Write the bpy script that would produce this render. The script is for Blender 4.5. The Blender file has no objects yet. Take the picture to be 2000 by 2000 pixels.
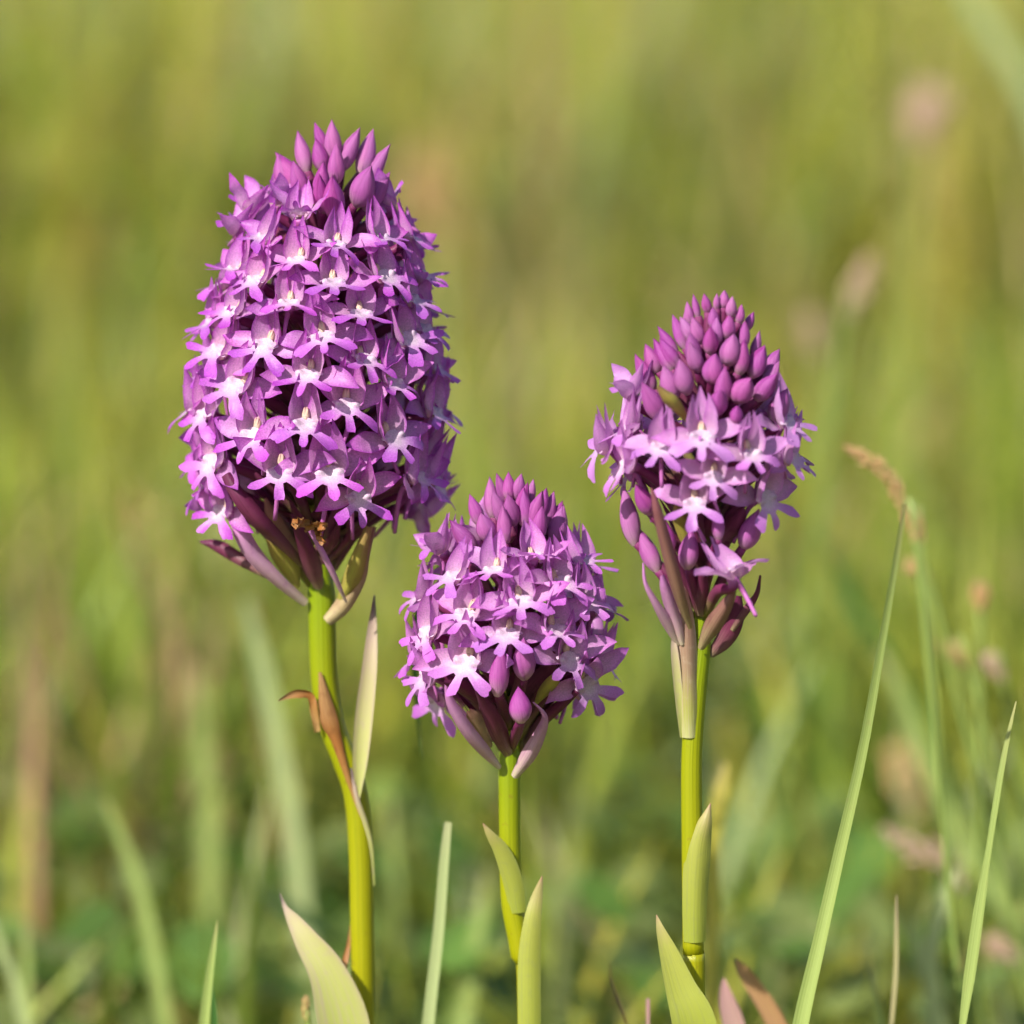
import bpy, math, random
import numpy as np
from mathutils import Matrix, Vector

# ------------------------------------------------------------------ camera
R_ = math.radians
sc = bpy.context.scene
COL = sc.collection
DIST = 0.90                      # camera to the plane of the orchids
PITCH = R_(7.0)
HALF = 0.070                     # half of the picture's width at that plane
TGT = np.array([0.0, 0.0, 0.152])
FW = np.array([0.0, math.cos(PITCH), -math.sin(PITCH)])
UP = np.array([0.0, math.sin(PITCH), math.cos(PITCH)])
CAM = TGT - FW * DIST
cam_d = bpy.data.cameras.new('camera')
cam = bpy.data.objects.new('camera', cam_d)
COL.objects.link(cam)
cam.location = CAM
cam.rotation_euler = (math.pi / 2 - PITCH, 0, 0)
cam_d.sensor_width = 36.0
cam_d.lens = 36.0 * DIST / (2 * HALF)
cam_d.clip_start = 0.02
cam_d.clip_end = 2000.0
cam_d.dof.use_dof = True
cam_d.dof.focus_distance = DIST - 0.018
cam_d.dof.aperture_fstop = 13.0
sc.camera = cam

# ------------------------------------------------------------------ light
SUN_EL, SUN_AZ = R_(39), R_(-142)          # azimuth from +Y, clockwise: behind the camera, to its left
sun_vec = Vector((math.sin(SUN_AZ) * math.cos(SUN_EL), math.cos(SUN_AZ) * math.cos(SUN_EL), math.sin(SUN_EL)))
w = bpy.data.worlds.new('World')
sc.world = w
w.use_nodes = True
nt = w.node_tree
sky = nt.nodes.new('ShaderNodeTexSky')
sky.sky_type = 'NISHITA'
sky.sun_disc = False
sky.sun_elevation = SUN_EL
sky.sun_rotation = SUN_AZ
nt.links.new(sky.outputs[0], nt.nodes['Background'].inputs[0])
nt.nodes['Background'].inputs[1].default_value = 0.09
sd = bpy.data.lights.new('sun', 'SUN')
sd.energy = 4.6
sd.angle = R_(0.53)
sd.color = (1.0, 0.955, 0.88)
sun = bpy.data.objects.new('sun', sd)
COL.objects.link(sun)
sun.rotation_euler = sun_vec.to_track_quat('Z', 'Y').to_euler()
sun.location = sun_vec * 5
sc.view_settings.view_transform = 'Standard'
sc.view_settings.look = 'None'
sc.view_settings.exposure = 0.8
sc.view_settings.gamma = 1.0
sc.cycles.use_denoising = True
sc.cycles.use_light_tree = False
sc.cycles.use_adaptive_sampling = True
sc.cycles.adaptive_threshold = 0.03
sc.cycles.max_bounces = 6
sc.cycles.diffuse_bounces = 4
sc.cycles.glossy_bounces = 2
sc.cycles.transmission_bounces = 5
sc.cycles.sample_clamp_indirect = 6.0

rng = random.Random(11)
nr = np.random.default_rng(7)


def px(x, y, Y=0.0):
    """photo pixel (2000 px frame) to the point of its ray on the upright plane at depth Y"""
    k = HALF / DIST
    d = FW + np.array([1.0, 0, 0]) * ((x - 1000) / 1000 * k) + UP * ((1000 - y) / 1000 * k)
    return CAM + d * ((Y - CAM[1]) / d[1])


PXM = 2 * HALF / 2000            # metres per pixel at the orchids' plane


# ------------------------------------------------------------------ materials
def srgb(r, g, b):
    f = lambda c: ((c / 255 + 0.055) / 1.055) ** 2.4 if c / 255 > 0.04045 else c / 255 / 12.92
    return (f(r), f(g), f(b), 1)


class NT:
    def __init__(s, name):
        s.m = bpy.data.materials.new(name)
        s.m.use_nodes = True
        s.t = s.m.node_tree
        s.t.nodes.clear()
        s.out = s.n('ShaderNodeOutputMaterial')

    def n(s, kind, **kw):
        o = s.t.nodes.new(kind)
        for k, v in kw.items():
            setattr(o, k, v)
        return o

    def l(s, a, b):
        s.t.links.new(a, b)

    def attr(s, name='lc'):
        a = s.n('ShaderNodeAttribute', attribute_name=name)
        sp = s.n('ShaderNodeSeparateXYZ')
        s.l(a.outputs['Vector'], sp.inputs[0])
        return a, sp

    def ramp(s, fac, stops, interp='LINEAR'):
        r = s.n('ShaderNodeValToRGB')
        r.color_ramp.interpolation = interp
        e = r.color_ramp.elements
        while len(e) < len(stops):
            e.new(0.5)
        for el, (p, c) in zip(e, stops):
            el.position = p
            el.color = c if len(c) == 4 else (*c, 1)
        s.l(fac, r.inputs[0])
        return r.outputs[0]

    def mix(s, fac, a, b, mode='MIX'):
        m = s.n('ShaderNodeMix', data_type='RGBA', blend_type=mode)
        for sock, v in ((m.inputs[0], fac), (m.inputs[6], a), (m.inputs[7], b)):
            if hasattr(v, 'links'):
                s.l(v, sock)
            else:
                sock.default_value = v if not isinstance(v, tuple) or len(v) == 4 else (*v, 1)
        return m.outputs[2]

    def math(s, op, a, b=0.0, c=0.0, clamp=False):
        m = s.n('ShaderNodeMath', operation=op, use_clamp=clamp)
        for i, v in enumerate((a, b, c)):
            if hasattr(v, 'links'):
                s.l(v, m.inputs[i])
            else:
                m.inputs[i].default_value = v
        return m.outputs[0]

    def noise(s, scale, detail=3.0, vec=None, rough=0.55):
        t = s.n('ShaderNodeTexNoise')
        t.inputs['Scale'].default_value = scale
        t.inputs['Detail'].default_value = detail
        t.inputs['Roughness'].default_value = rough
        if vec is None:
            vec = s.n('ShaderNodeTexCoord').outputs['Object']
        s.l(vec, t.inputs['Vector'])
        return t.outputs['Fac']

    def scaled(s, vec, sx, sy, sz):
        mp = s.n('ShaderNodeMapping')
        mp.inputs['Scale'].default_value = (sx, sy, sz)
        s.l(vec, mp.inputs[0])
        return mp.outputs[0]

    def surf(s, col, rough=0.5, trans=0.3, spec=0.35, bump=None, bstr=0.2, bdist=0.0003, tcol=None, sss=0.0):
        p = s.n('ShaderNodeBsdfPrincipled')
        s.l(col, p.inputs['Base Color']) if hasattr(col, 'links') else setattr(p.inputs['Base Color'], 'default_value', col)
        p.inputs['Roughness'].default_value = rough
        p.inputs['Specular IOR Level'].default_value = spec
        if sss:
            p.inputs['Subsurface Weight'].default_value = sss
            p.inputs['Subsurface Radius'].default_value = (1.0, 0.7, 0.2)
            p.inputs['Subsurface Scale'].default_value = 0.0012
        nrm = None
        if bump is not None:
            b = s.n('ShaderNodeBump')
            b.inputs['Strength'].default_value = bstr
            b.inputs['Distance'].default_value = bdist
            s.l(bump, b.inputs['Height'])
            nrm = b.outputs[0]
            s.l(nrm, p.inputs['Normal'])
        if trans:
            t = s.n('ShaderNodeBsdfTranslucent')
            c2 = tcol if tcol is not None else col
            s.l(c2, t.inputs[0]) if hasattr(c2, 'links') else setattr(t.inputs[0], 'default_value', c2)
            if nrm:
                s.l(nrm, t.inputs['Normal'])
            mx = s.n('ShaderNodeMixShader')
            mx.inputs[0].default_value = trans
            s.l(p.outputs[0], mx.inputs[1])
            s.l(t.outputs[0], mx.inputs[2])
            s.l(mx.outputs[0], s.out.inputs[0])
        else:
            s.l(p.outputs[0], s.out.inputs[0])
        return s.m


def petal_mat(name, stops, edge, edge_amt, paleto=(0.72, 0.50, 0.72), trans=0.33, vein=0.12):
    """u (along) drives the colour from base to tip, |v| (across) the rim; sparkling cells as fine grain"""
    k = NT(name)
    a, sp = k.attr()
    u, v = sp.outputs[0], sp.outputs[1]
    oi = k.n('ShaderNodeObjectInfo')
    grain = k.noise(900, 3, k.n('ShaderNodeTexCoord').outputs['Object'])
    uu = k.math('ADD', u, k.math('MULTIPLY', k.math('SUBTRACT', grain, 0.5), 0.16))
    col = k.ramp(uu, stops)
    rim = k.math('POWER', k.math('ABSOLUTE', v), 3.5)
    col = k.mix(k.math('MULTIPLY', rim, edge_amt), col, edge)
    # fine lengthwise veins
    vv = k.noise(9, 2, k.scaled(a.outputs['Vector'], 0.25, 1.0, 0.0))
    vm = k.n('ShaderNodeMapRange')
    k.l(vv, vm.inputs[0]); vm.inputs[1].default_value = 0.52; vm.inputs[2].default_value = 0.62
    col = k.mix(k.math('MULTIPLY', vm.outputs[0], vein), col, edge)
    # cell grain
    cell = k.noise(5200, 2)
    cm = k.n('ShaderNodeMapRange')
    k.l(cell, cm.inputs[0]); cm.inputs[1].default_value = 0.3; cm.inputs[2].default_value = 0.75
    cm.inputs[3].default_value = 0.78; cm.inputs[4].default_value = 1.24
    gc = k.n('ShaderNodeCombineColor')
    for i in range(3):
        k.l(cm.outputs[0], gc.inputs[i])
    col = k.mix(1.0, col, gc.outputs[0], 'MULTIPLY')
    # flower to flower
    hs = k.n('ShaderNodeHueSaturation')
    k.l(k.math('MULTIPLY_ADD', oi.outputs['Random'], 0.030, 0.485), hs.inputs['Hue'])
    k.l(k.math('MULTIPLY_ADD', oi.outputs['Random'], 0.16, 0.92), hs.inputs['Value'])
    k.l(col, hs.inputs['Color'])
    sr = k.n('ShaderNodeSeparateColor')
    k.l(oi.outputs['Color'], sr.inputs[0])
    col = k.mix(sr.outputs[0], hs.outputs[0], paleto)
    return k.surf(col, rough=0.42, trans=trans, spec=0.4, bump=cell, bstr=0.5, bdist=0.00008)


M = {}
M['lip'] = petal_mat('lip_petal', [(0.0, (0.68, 0.54, 0.63)), (0.13, (0.66, 0.48, 0.62)), (0.27, (0.58, 0.30, 0.59)), (0.50, (0.52, 0.14, 0.57)), (0.8, (0.45, 0.075, 0.51)), (1.0, (0.36, 0.035, 0.43))], (0.36, 0.035, 0.43), 0.45, paleto=(0.62, 0.42, 0.61), vein=0.12, trans=0.36)
M['petal'] = petal_mat('hood_petal', [(0.0, (0.76, 0.58, 0.42)), (0.16, (0.74, 0.50, 0.56)), (0.42, (0.69, 0.35, 0.63)), (0.75, (0.60, 0.19, 0.57)), (1.0, (0.40, 0.05, 0.43))], (0.45, 0.05, 0.49), 0.9, paleto=(0.72, 0.48, 0.69), trans=0.48)
M['sepal'] = petal_mat('outer_sepal', [(0.0, (0.70, 0.43, 0.65)), (0.5, (0.66, 0.28, 0.62)), (0.85, (0.56, 0.13, 0.55)), (1.0, (0.38, 0.045, 0.42))], (0.46, 0.05, 0.50), 0.85, paleto=(0.72, 0.48, 0.69), trans=0.48)
M['bud'] = petal_mat('closed_bud', [(0.0, (0.66, 0.48, 0.40)), (0.18, (0.57, 0.25, 0.45)), (0.42, (0.48, 0.095, 0.39)), (1.0, (0.32, 0.03, 0.27))], (0.28, 0.02, 0.22), 0.65, paleto=(0.66, 0.38, 0.60), trans=0.28, vein=0.45)

k = NT('column_cream')
a, sp = k.attr()
M['column'] = k.surf(k.ramp(sp.outputs[0], [(0.0, (0.62, 0.50, 0.34)), (0.5, (0.58, 0.42, 0.32)), (0.75, (0.44, 0.25, 0.22)), (1.0, (0.54, 0.32, 0.40))]), 0.4, 0.15)

k = NT('ovary_skin')
a, sp = k.attr()
n1 = k.noise(500, 3)
oi = k.n('ShaderNodeObjectInfo')
f = k.math('ADD', sp.outputs[0], k.math('MULTIPLY', k.math('SUBTRACT', n1, 0.5), 0.5))
c = k.ramp(f, [(0.0, (0.20, 0.20, 0.04)), (0.3, (0.15, 0.035, 0.07)), (0.7, (0.17, 0.015, 0.09)), (1.0, (0.42, 0.12, 0.36))])
M['ovary'] = k.surf(c, 0.45, 0.12, bump=n1, bstr=0.3)


def bract_mat(name, stops, spots=(0.07, 0.012, 0.03), amt=0.5):
    k = NT(name)
    a, sp = k.attr()
    streak = k.noise(10, 4, k.scaled(a.outputs['Vector'], 0.7, 1.6, 1.0))
    f = k.math('ADD', sp.outputs[0], k.math('MULTIPLY', k.math('SUBTRACT', streak, 0.5), 0.45))
    c = k.ramp(f, stops)
    rim = k.math('POWER', k.math('ABSOLUTE', sp.outputs[1]), 4.0)
    c = k.mix(k.math('MULTIPLY', rim, amt), c, spots)
    fine = k.noise(6, 3, k.scaled(a.outputs['Vector'], 0.25, 1.0, 1.0))
    vm = k.n('ShaderNodeMapRange')
    k.l(fine, vm.inputs[0]); vm.inputs[1].default_value = 0.5; vm.inputs[2].default_value = 0.68
    c = k.mix(k.math('MULTIPLY', vm.outputs[0], 0.5), c, spots)
    blot = k.noise(900, 3)
    bm = k.n('ShaderNodeMapRange')
    k.l(blot, bm.inputs[0]); bm.inputs[1].default_value = 0.55; bm.inputs[2].default_value = 0.75
    c = k.mix(k.math('MULTIPLY', bm.outputs[0], 0.4), c, spots)
    return k.surf(c, 0.45, 0.25, bump=fine, bstr=0.35, bdist=0.0002)


M['bract'] = bract_mat('purple_bract', [(0.0, (0.30, 0.24, 0.12)), (0.12, (0.22, 0.10, 0.10)), (0.5, (0.16, 0.03, 0.07)), (1.0, (0.13, 0.018, 0.07))])
M['bract_lilac'] = bract_mat('lilac_bract', [(0.0, (0.60, 0.52, 0.34)), (0.2, (0.55, 0.36, 0.38)), (0.6, (0.55, 0.27, 0.46)), (1.0, (0.55, 0.20, 0.52))], (0.36, 0.12, 0.28), 0.4)
M['bract_green'] = bract_mat('green_bract', [(0.0, (0.36, 0.34, 0.06)), (0.5, (0.40, 0.36, 0.06)), (1.0, (0.30, 0.18, 0.07))], (0.24, 0.13, 0.07))
M['bract_brown'] = bract_mat('brown_bract', [(0.0, (0.36, 0.30, 0.14)), (0.3, (0.27, 0.15, 0.10)), (1.0, (0.24, 0.07, 0.10))], (0.14, 0.04, 0.05))
M['bract_tan'] = bract_mat('tan_bract', [(0.0, (0.48, 0.40, 0.20)), (0.5, (0.44, 0.30, 0.16)), (1.0, (0.34, 0.16, 0.12))], (0.22, 0.10, 0.09))
M['sheath_pale'] = bract_mat('pale_sheath', [(0.0, (0.36, 0.40, 0.08)), (0.45, (0.44, 0.43, 0.15)), (0.80, (0.46, 0.36, 0.24)), (0.86, (0.48, 0.36, 0.28)), (0.90, (0.14, 0.09, 0.09)), (1.0, (0.10, 0.07, 0.07))], (0.42, 0.30, 0.26), 0.5)
M['sheath_green'] = bract_mat('green_sheath', [(0.0, (0.30, 0.34, 0.04)), (0.6, (0.34, 0.35, 0.06)), (0.9, (0.40, 0.32, 0.13)), (1.0, (0.34, 0.16, 0.12))], (0.26, 0.28, 0.08), 0.3)
M['sheath_brown'] = bract_mat('brownish_sheath', [(0.0, (0.46, 0.46, 0.18)), (0.25, (0.36, 0.36, 0.08)), (0.5, (0.33, 0.22, 0.13)), (1.0, (0.28, 0.10, 0.12))], (0.52, 0.42, 0.30), 0.6)
M['dry'] = bract_mat('dry_brown', [(0.0, (0.42, 0.26, 0.09)), (0.5, (0.34, 0.13, 0.03)), (1.0, (0.40, 0.24, 0.10))], (0.16, 0.05, 0.02), 0.5)
M['dry_dark'] = bract_mat('dry_dark_brown', [(0.0, (0.26, 0.14, 0.05)), (0.5, (0.16, 0.08, 0.03)), (1.0, (0.24, 0.10, 0.05))], (0.05, 0.02, 0.01), 0.5)
M['leaf_rust'] = bract_mat('rusty_leaf', [(0.0, (0.36, 0.30, 0.12)), (0.5, (0.40, 0.22, 0.11)), (1.0, (0.42, 0.26, 0.10))], (0.34, 0.14, 0.10), 0.5)
M['leaf_pink'] = bract_mat('pinkish_leaf', [(0.0, (0.36, 0.36, 0.12)), (0.5, (0.38, 0.32, 0.18)), (1.0, (0.44, 0.24, 0.24))], (0.42, 0.22, 0.24), 0.7)

k = NT('stem_skin')
a, sp = k.attr()
n1 = k.noise(9, 4, k.scaled(a.outputs['Vector'], 3.0, 6.0, 1.0))
ridge = k.noise(6, 3, k.scaled(a.outputs['Vector'], 0.35, 4.0, 1.0))
c = k.ramp(sp.outputs[0], [(0.0, (0.34, 0.30, 0.001)), (0.4, (0.29, 0.30, 0.001)), (0.62, (0.17, 0.25, 0.001)), (0.78, (0.22, 0.27, 0.001)), (0.86, (0.18, 0.18, 0.02)), (1.0, (0.16, 0.03, 0.07))])
c = k.mix(k.math('MULTIPLY', n1, 0.35), c, (0.20, 0.25, 0.002))
rm = k.n('ShaderNodeMapRange')
k.l(ridge, rm.inputs[0]); rm.inputs[1].default_value = 0.48; rm.inputs[2].default_value = 0.66
c = k.mix(k.math('MULTIPLY', rm.outputs[0], 0.30), c, (0.15, 0.20, 0.004))
spot = k.noise(700, 2)
sm = k.n('ShaderNodeMapRange')
k.l(spot, sm.inputs[0]); sm.inputs[1].default_value = 0.66; sm.inputs[2].default_value = 0.74
c = k.mix(k.math('MULTIPLY', sm.outputs[0], 0.35), c, (0.20, 0.11, 0.02))
M['stem'] = k.surf(c, 0.40, 0.12, spec=0.4, bump=ridge, bstr=0.45, bdist=0.0003)


def blade_mat(name, base, mid, tip, trans=0.35):
    k = NT(name)
    a, sp = k.attr()
    veins = k.noise(5, 3, k.scaled(a.outputs['Vector'], 0.3, 1.2, 1.0))
    f = k.math('ADD', sp.outputs[0], k.math('MULTIPLY', k.math('SUBTRACT', veins, 0.5), 0.2))
    c = k.ramp(f, [(0.0, base), (0.55, mid), (0.9, mid), (1.0, tip)])
    vm = k.n('ShaderNodeMapRange')
    k.l(veins, vm.inputs[0]); vm.inputs[1].default_value = 0.45; vm.inputs[2].default_value = 0.65
    c = k.mix(k.math('MULTIPLY', vm.outputs[0], 0.55), c, tuple(x * 0.62 for x in base))
    blot = k.noise(400, 4)
    bm = k.n('ShaderNodeMapRange')
    k.l(blot, bm.inputs[0]); bm.inputs[1].default_value = 0.62; bm.inputs[2].default_value = 0.75
    c = k.mix(k.math('MULTIPLY', bm.outputs[0], 0.4), c, (0.34, 0.28, 0.12))
    return k.surf(c, 0.42, trans, bump=veins, bstr=0.3, bdist=0.0002)


M['blade'] = blade_mat('grass_green', (0.26, 0.36, 0.07), (0.36, 0.44, 0.13), (0.46, 0.42, 0.18))
M['blade_pale'] = blade_mat('grass_pale', (0.34, 0.42, 0.16), (0.42, 0.48, 0.21), (0.46, 0.46, 0.24))
M['blade_dark'] = blade_mat('grass_dark', (0.05, 0.13, 0.02), (0.06, 0.15, 0.03), (0.10, 0.14, 0.04))
M['blade_yellow'] = blade_mat('grass_yellow', (0.38, 0.38, 0.06), (0.46, 0.40, 0.06), (0.50, 0.38, 0.14))
M['blade_straw'] = blade_mat('grass_straw', (0.40, 0.38, 0.16), (0.46, 0.40, 0.20), (0.46, 0.34, 0.22))
M['seed'] = bract_mat('seed_husk', [(0.0, (0.58, 0.38, 0.14)), (0.5, (0.62, 0.40, 0.17)), (1.0, (0.56, 0.33, 0.16))], (0.44, 0.24, 0.12), 0.4)
M['seed_pink'] = bract_mat('pink_seed_husk', [(0.0, (0.56, 0.38, 0.24)), (0.5, (0.60, 0.42, 0.30)), (1.0, (0.56, 0.38, 0.28))], (0.46, 0.27, 0.19), 0.4)

k = NT('meadow_grass')
a = k.n('ShaderNodeAttribute', attribute_name='col')
M['grass'] = k.surf(k.mix(1.0, a.outputs['Color'], (0.88, 0.87, 0.85), 'MULTIPLY'), 0.5, 0.38)

k = NT('meadow_soil')
n1 = k.noise(3.0, 6)
n2 = k.noise(40, 5)
c = k.ramp(n1, [(0.3, (0.10, 0.13, 0.02)), (0.5, (0.17, 0.18, 0.04)), (0.7, (0.24, 0.22, 0.07))])
c = k.mix(k.math('MULTIPLY', n2, 0.7), c, (0.07, 0.055, 0.025))
M['ground'] = k.surf(c, 0.9, 0.0, bump=n2, bstr=0.6, bdist=0.01)


# ------------------------------------------------------------------ mesh helpers
def mesh(name, V, F, lc=None, mat=None, col=None):
    me = bpy.data.meshes.new(name)
    me.from_pydata([tuple(map(float, v)) for v in V], [], [tuple(f) for f in F])
    if lc is not None:
        at = me.attributes.new('lc', 'FLOAT_VECTOR', 'POINT')
        at.data.foreach_set('vector', np.asarray(lc, dtype=np.float32).ravel())
    me.shade_smooth()
    if mat:
        me.materials.append(M[mat])
    return me


def bigmesh(name, V, Q, col, mat):
    me = bpy.data.meshes.new(name)
    me.vertices.add(len(V))
    me.vertices.foreach_set('co', V.astype(np.float32).ravel())
    n = len(Q)
    me.loops.add(n * 4)
    me.loops.foreach_set('vertex_index', Q.astype(np.int32).ravel())
    me.polygons.add(n)
    me.polygons.foreach_set('loop_start', np.arange(n, dtype=np.int32) * 4)
    me.update(calc_edges=True)
    at = me.attributes.new('col', 'FLOAT_COLOR', 'POINT')
    at.data.foreach_set('color', col.astype(np.float32).ravel())
    me.shade_smooth()
    me.materials.append(M[mat])
    me.validate()
    return me


def link(name, me, parent=None, basis=None):
    o = bpy.data.objects.new(name, me)
    COL.objects.link(o)
    if parent is not None:
        o.parent = parent
    if basis is not None:
        o.matrix_basis = basis
    return o


def tag(o, label, cat, group=None):
    o['label'] = label
    o['category'] = cat
    if group:
        o['group'] = group
    return o


def gridf(nu, nv, wrap=False):
    F = []
    for i in range(nu - 1):
        for j in range(nv if wrap else nv - 1):
            j2 = (j + 1) % nv
            F.append((i * nv + j, i * nv + j2, (i + 1) * nv + j2, (i + 1) * nv + j))
    return F


def catmull(P, n):
    P = np.asarray(P, float)
    if len(P) == 2:
        t = np.linspace(0, 1, n)[:, None]
        return P[0] * (1 - t) + P[1] * t
    ext = np.vstack([2 * P[0] - P[1], P, 2 * P[-1] - P[-2]])
    out = []
    for s in np.linspace(0, len(P) - 1 - 1e-9, n):
        i = int(s); t = s - i
        p0, p1, p2, p3 = ext[i:i + 4]
        out.append(0.5 * ((2 * p1) + (-p0 + p2) * t + (2 * p0 - 5 * p1 + 4 * p2 - p3) * t * t + (-p0 + 3 * p1 - 3 * p2 + p3) * t ** 3))
    return np.array(out)


def unit(v):
    return v / (np.linalg.norm(v) + 1e-12)


def tangents(P):
    T = np.gradient(P, axis=0)
    return T / (np.linalg.norm(T, axis=1, keepdims=True) + 1e-12)


def strip(P, W, N, cup=0.0, nu=12, nv=7, twist=0.0, wav=0.0, ruffle=0.0, seed=0):
    """leaf surface along P (base to tip), half-widths W (list), facing N; cup>0 lifts the rims towards N. Returns V, F, lc"""
    r = random.Random(seed)
    P = catmull(P, nu)
    T = tangents(P)
    Ws = np.maximum(catmull(np.array([[w_, 0, 0] for w_ in W], float), nu)[:, 0], min(W) * 0.5)
    V, L = [], []
    ph = r.uniform(0, 6)
    for i in range(nu):
        u = i / (nu - 1)
        Ni = np.asarray(N(u) if callable(N) else N, float)
        S = unit(np.cross(T[i], Ni))
        Nn = unit(np.cross(S, T[i]))
        a = twist * (u - 0.3)
        S, Nn = S * math.cos(a) + Nn * math.sin(a), Nn * math.cos(a) - S * math.sin(a)
        for j in range(nv):
            v = -1 + 2 * j / (nv - 1)
            h = cup * Ws[i] * v * v + wav * math.sin(u * 9 + ph + v * 1.7) * Ws[i]
            h += ruffle * abs(v) ** 3 * math.sin(u * 17 + ph * 2 + (2 if v > 0 else 0)) * Ws[i]
            V.append(P[i] + S * Ws[i] * v + Nn * h)
            L.append((u, v, 0))
    return V, gridf(nu, nv), L


def tube(P, Rr, nu=14, nv=10, u0=0.0, u1=1.0, cap=True):
    P = catmull(P, nu)
    T = tangents(P)
    Rs = np.interp(np.linspace(0, 1, nu), np.linspace(0, 1, len(Rr)), Rr)
    S = unit(np.cross(T[0], (0.3, -1, 0.2)))
    V, L = [], []
    for i in range(nu):
        S = unit(S - T[i] * np.dot(S, T[i]))
        B = np.cross(T[i], S)
        for j in range(nv):
            a = 2 * math.pi * j / nv
            V.append(P[i] + (S * math.cos(a) + B * math.sin(a)) * Rs[i])
            L.append((u0 + (u1 - u0) * i / (nu - 1), j / nv, 0))
    F = gridf(nu, nv, True)
    if cap:
        F.append(tuple(range(nv))[::-1])
        F.append(tuple((nu - 1) * nv + j for j in range(nv)))
    return V, F, L


def join(parts):
    V, F, L = [], [], []
    for v, f, l in parts:
        o = len(V)
        V += list(v); L += list(l)
        F += [tuple(i + o for i in q) for q in f]
    return V, F, L


def ellipsoid(c, r, nu=9, nv=12, axis=None):
    V, L = [], []
    for i in range(nu):
        t = math.pi * i / (nu - 1)
        for j in range(nv):
            a = 2 * math.pi * j / nv
            V.append(np.array([c[0] + r[0] * math.sin(t) * math.cos(a), c[1] - r[1] * math.cos(t), c[2] + r[2] * math.sin(t) * math.sin(a)]))
            L.append((i / (nu - 1), j / nv, 0))
    return V, gridf(nu, nv, True), L


MM = 0.001


# ------------------------------------------------------------------ setting
half = 600.0
g = mesh('ground', [(-half, -half, 0), (half, -half, 0), (half, half, 0), (-half, half, 0)], [(0, 1, 2, 3)], None, 'ground')
go = link('ground', g)
go['kind'] = 'structure'
go['label'] = 'mossy meadow soil under the grass'


def blades(X, Y, H, Wd, LEAN, AZ, COLR, nseg=4):
    """numpy: many bent blades. Returns V, Q, col"""
    n = len(X)
    face = AZ + nr.uniform(-0.9, 0.9, n) + np.pi / 2
    t = np.linspace(0, 1, nseg + 1)
    V = np.zeros((n, nseg + 1, 2, 3))
    curve = t[None, :] ** 1.9 * (LEAN * H)[:, None]
    zz = H[:, None] * (t[None, :] - 0.28 * np.minimum(LEAN, 1.6)[:, None] * t[None, :] ** 2.2)
    wt = np.array([0.8, 1.0, 0.9, 0.6, 0.06]) if nseg == 4 else np.linspace(1, 0.06, nseg + 1)
    for s, sg in ((0, -1), (1, 1)):
        wx = sg * 0.5 * Wd[:, None] * wt[None, :]
        V[:, :, s, 0] = X[:, None] + np.cos(AZ)[:, None] * curve + np.cos(face)[:, None] * wx
        V[:, :, s, 1] = Y[:, None] + np.sin(AZ)[:, None] * curve + np.sin(face)[:, None] * wx
        V[:, :, s, 2] = zz
    idx = (np.arange(n) * (nseg + 1) * 2)[:, None] + (np.arange(nseg) * 2)[None, :]
    Q = np.stack([idx, idx + 1, idx + 3, idx + 2], axis=-1).reshape(-1, 4)
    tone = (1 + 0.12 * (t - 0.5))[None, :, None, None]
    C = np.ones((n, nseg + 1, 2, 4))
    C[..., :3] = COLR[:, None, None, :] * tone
    return V.reshape(-1, 3), Q, C.reshape(-1, 4)


PAL = np.array([
    (0.26, 0.34, 0.040),   # fresh green
    (0.38, 0.40, 0.050),   # yellow green
    (0.50, 0.45, 0.070),   # olive yellow
    (0.56, 0.44, 0.170),   # straw
    (0.46, 0.29, 0.160),   # rusty
    (0.32, 0.38, 0.160),   # blue-grey green
    (0.10, 0.16, 0.020),   # dark green
])


def meadow(n_clump, y0, y1, hmin, hmax, per, spread, wts, wid, gap=None):
    ys = CAM[1] + np.exp(nr.uniform(np.log(y0 - CAM[1]), np.log(y1 - CAM[1]), n_clump)) if y0 > 0 else nr.uniform(y0, y1, n_clump)
    hw = 0.16 + 0.15 * (ys - CAM[1])
    xs = nr.uniform(-1, 1, n_clump) * hw
    kind = nr.choice(len(PAL), n_clump, p=np.array(wts) / sum(wts))
    X = np.repeat(xs, per) + nr.normal(0, 1, n_clump * per) * np.repeat(spread * (1 + 0.25 * ys), per)
    Y = np.repeat(ys, per) + nr.normal(0, 1, n_clump * per) * np.repeat(spread * (1 + 0.25 * ys), per)
    n = len(X)
    kk = np.repeat(kind, per)
    swap = nr.random(n) < 0.15
    kk = np.where(swap, nr.choice(len(PAL), n, p=np.array(wts) / sum(wts)), kk)
    C = PAL[kk] * nr.uniform(0.75, 1.25, (n, 1)) * nr.uniform(0.92, 1.08, (n, 3))
    ch = np.repeat(nr.uniform(0.7, 1.15, n_clump), per)
    H = nr.uniform(hmin, hmax, n) * ch
    keep = np.ones(n, bool)
    if gap is not None:
        keep = gap(X, Y)
    return [q[keep] for q in (X, Y, H, nr.uniform(*wid, n), np.abs(nr.normal(0.35, 0.35, n)), nr.uniform(0, 2 * np.pi, n), C)]


def stuff(name, sets, label, cat):
    Vs, Qs, Cs, off = [], [], [], 0
    for s in sets:
        V, Q, C = blades(*s)
        Vs.append(V); Qs.append(Q + off); Cs.append(C); off += len(V)
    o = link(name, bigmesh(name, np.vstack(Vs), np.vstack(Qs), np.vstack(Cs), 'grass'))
    o['kind'] = 'stuff'
    tag(o, label, cat)
    return o


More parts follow.
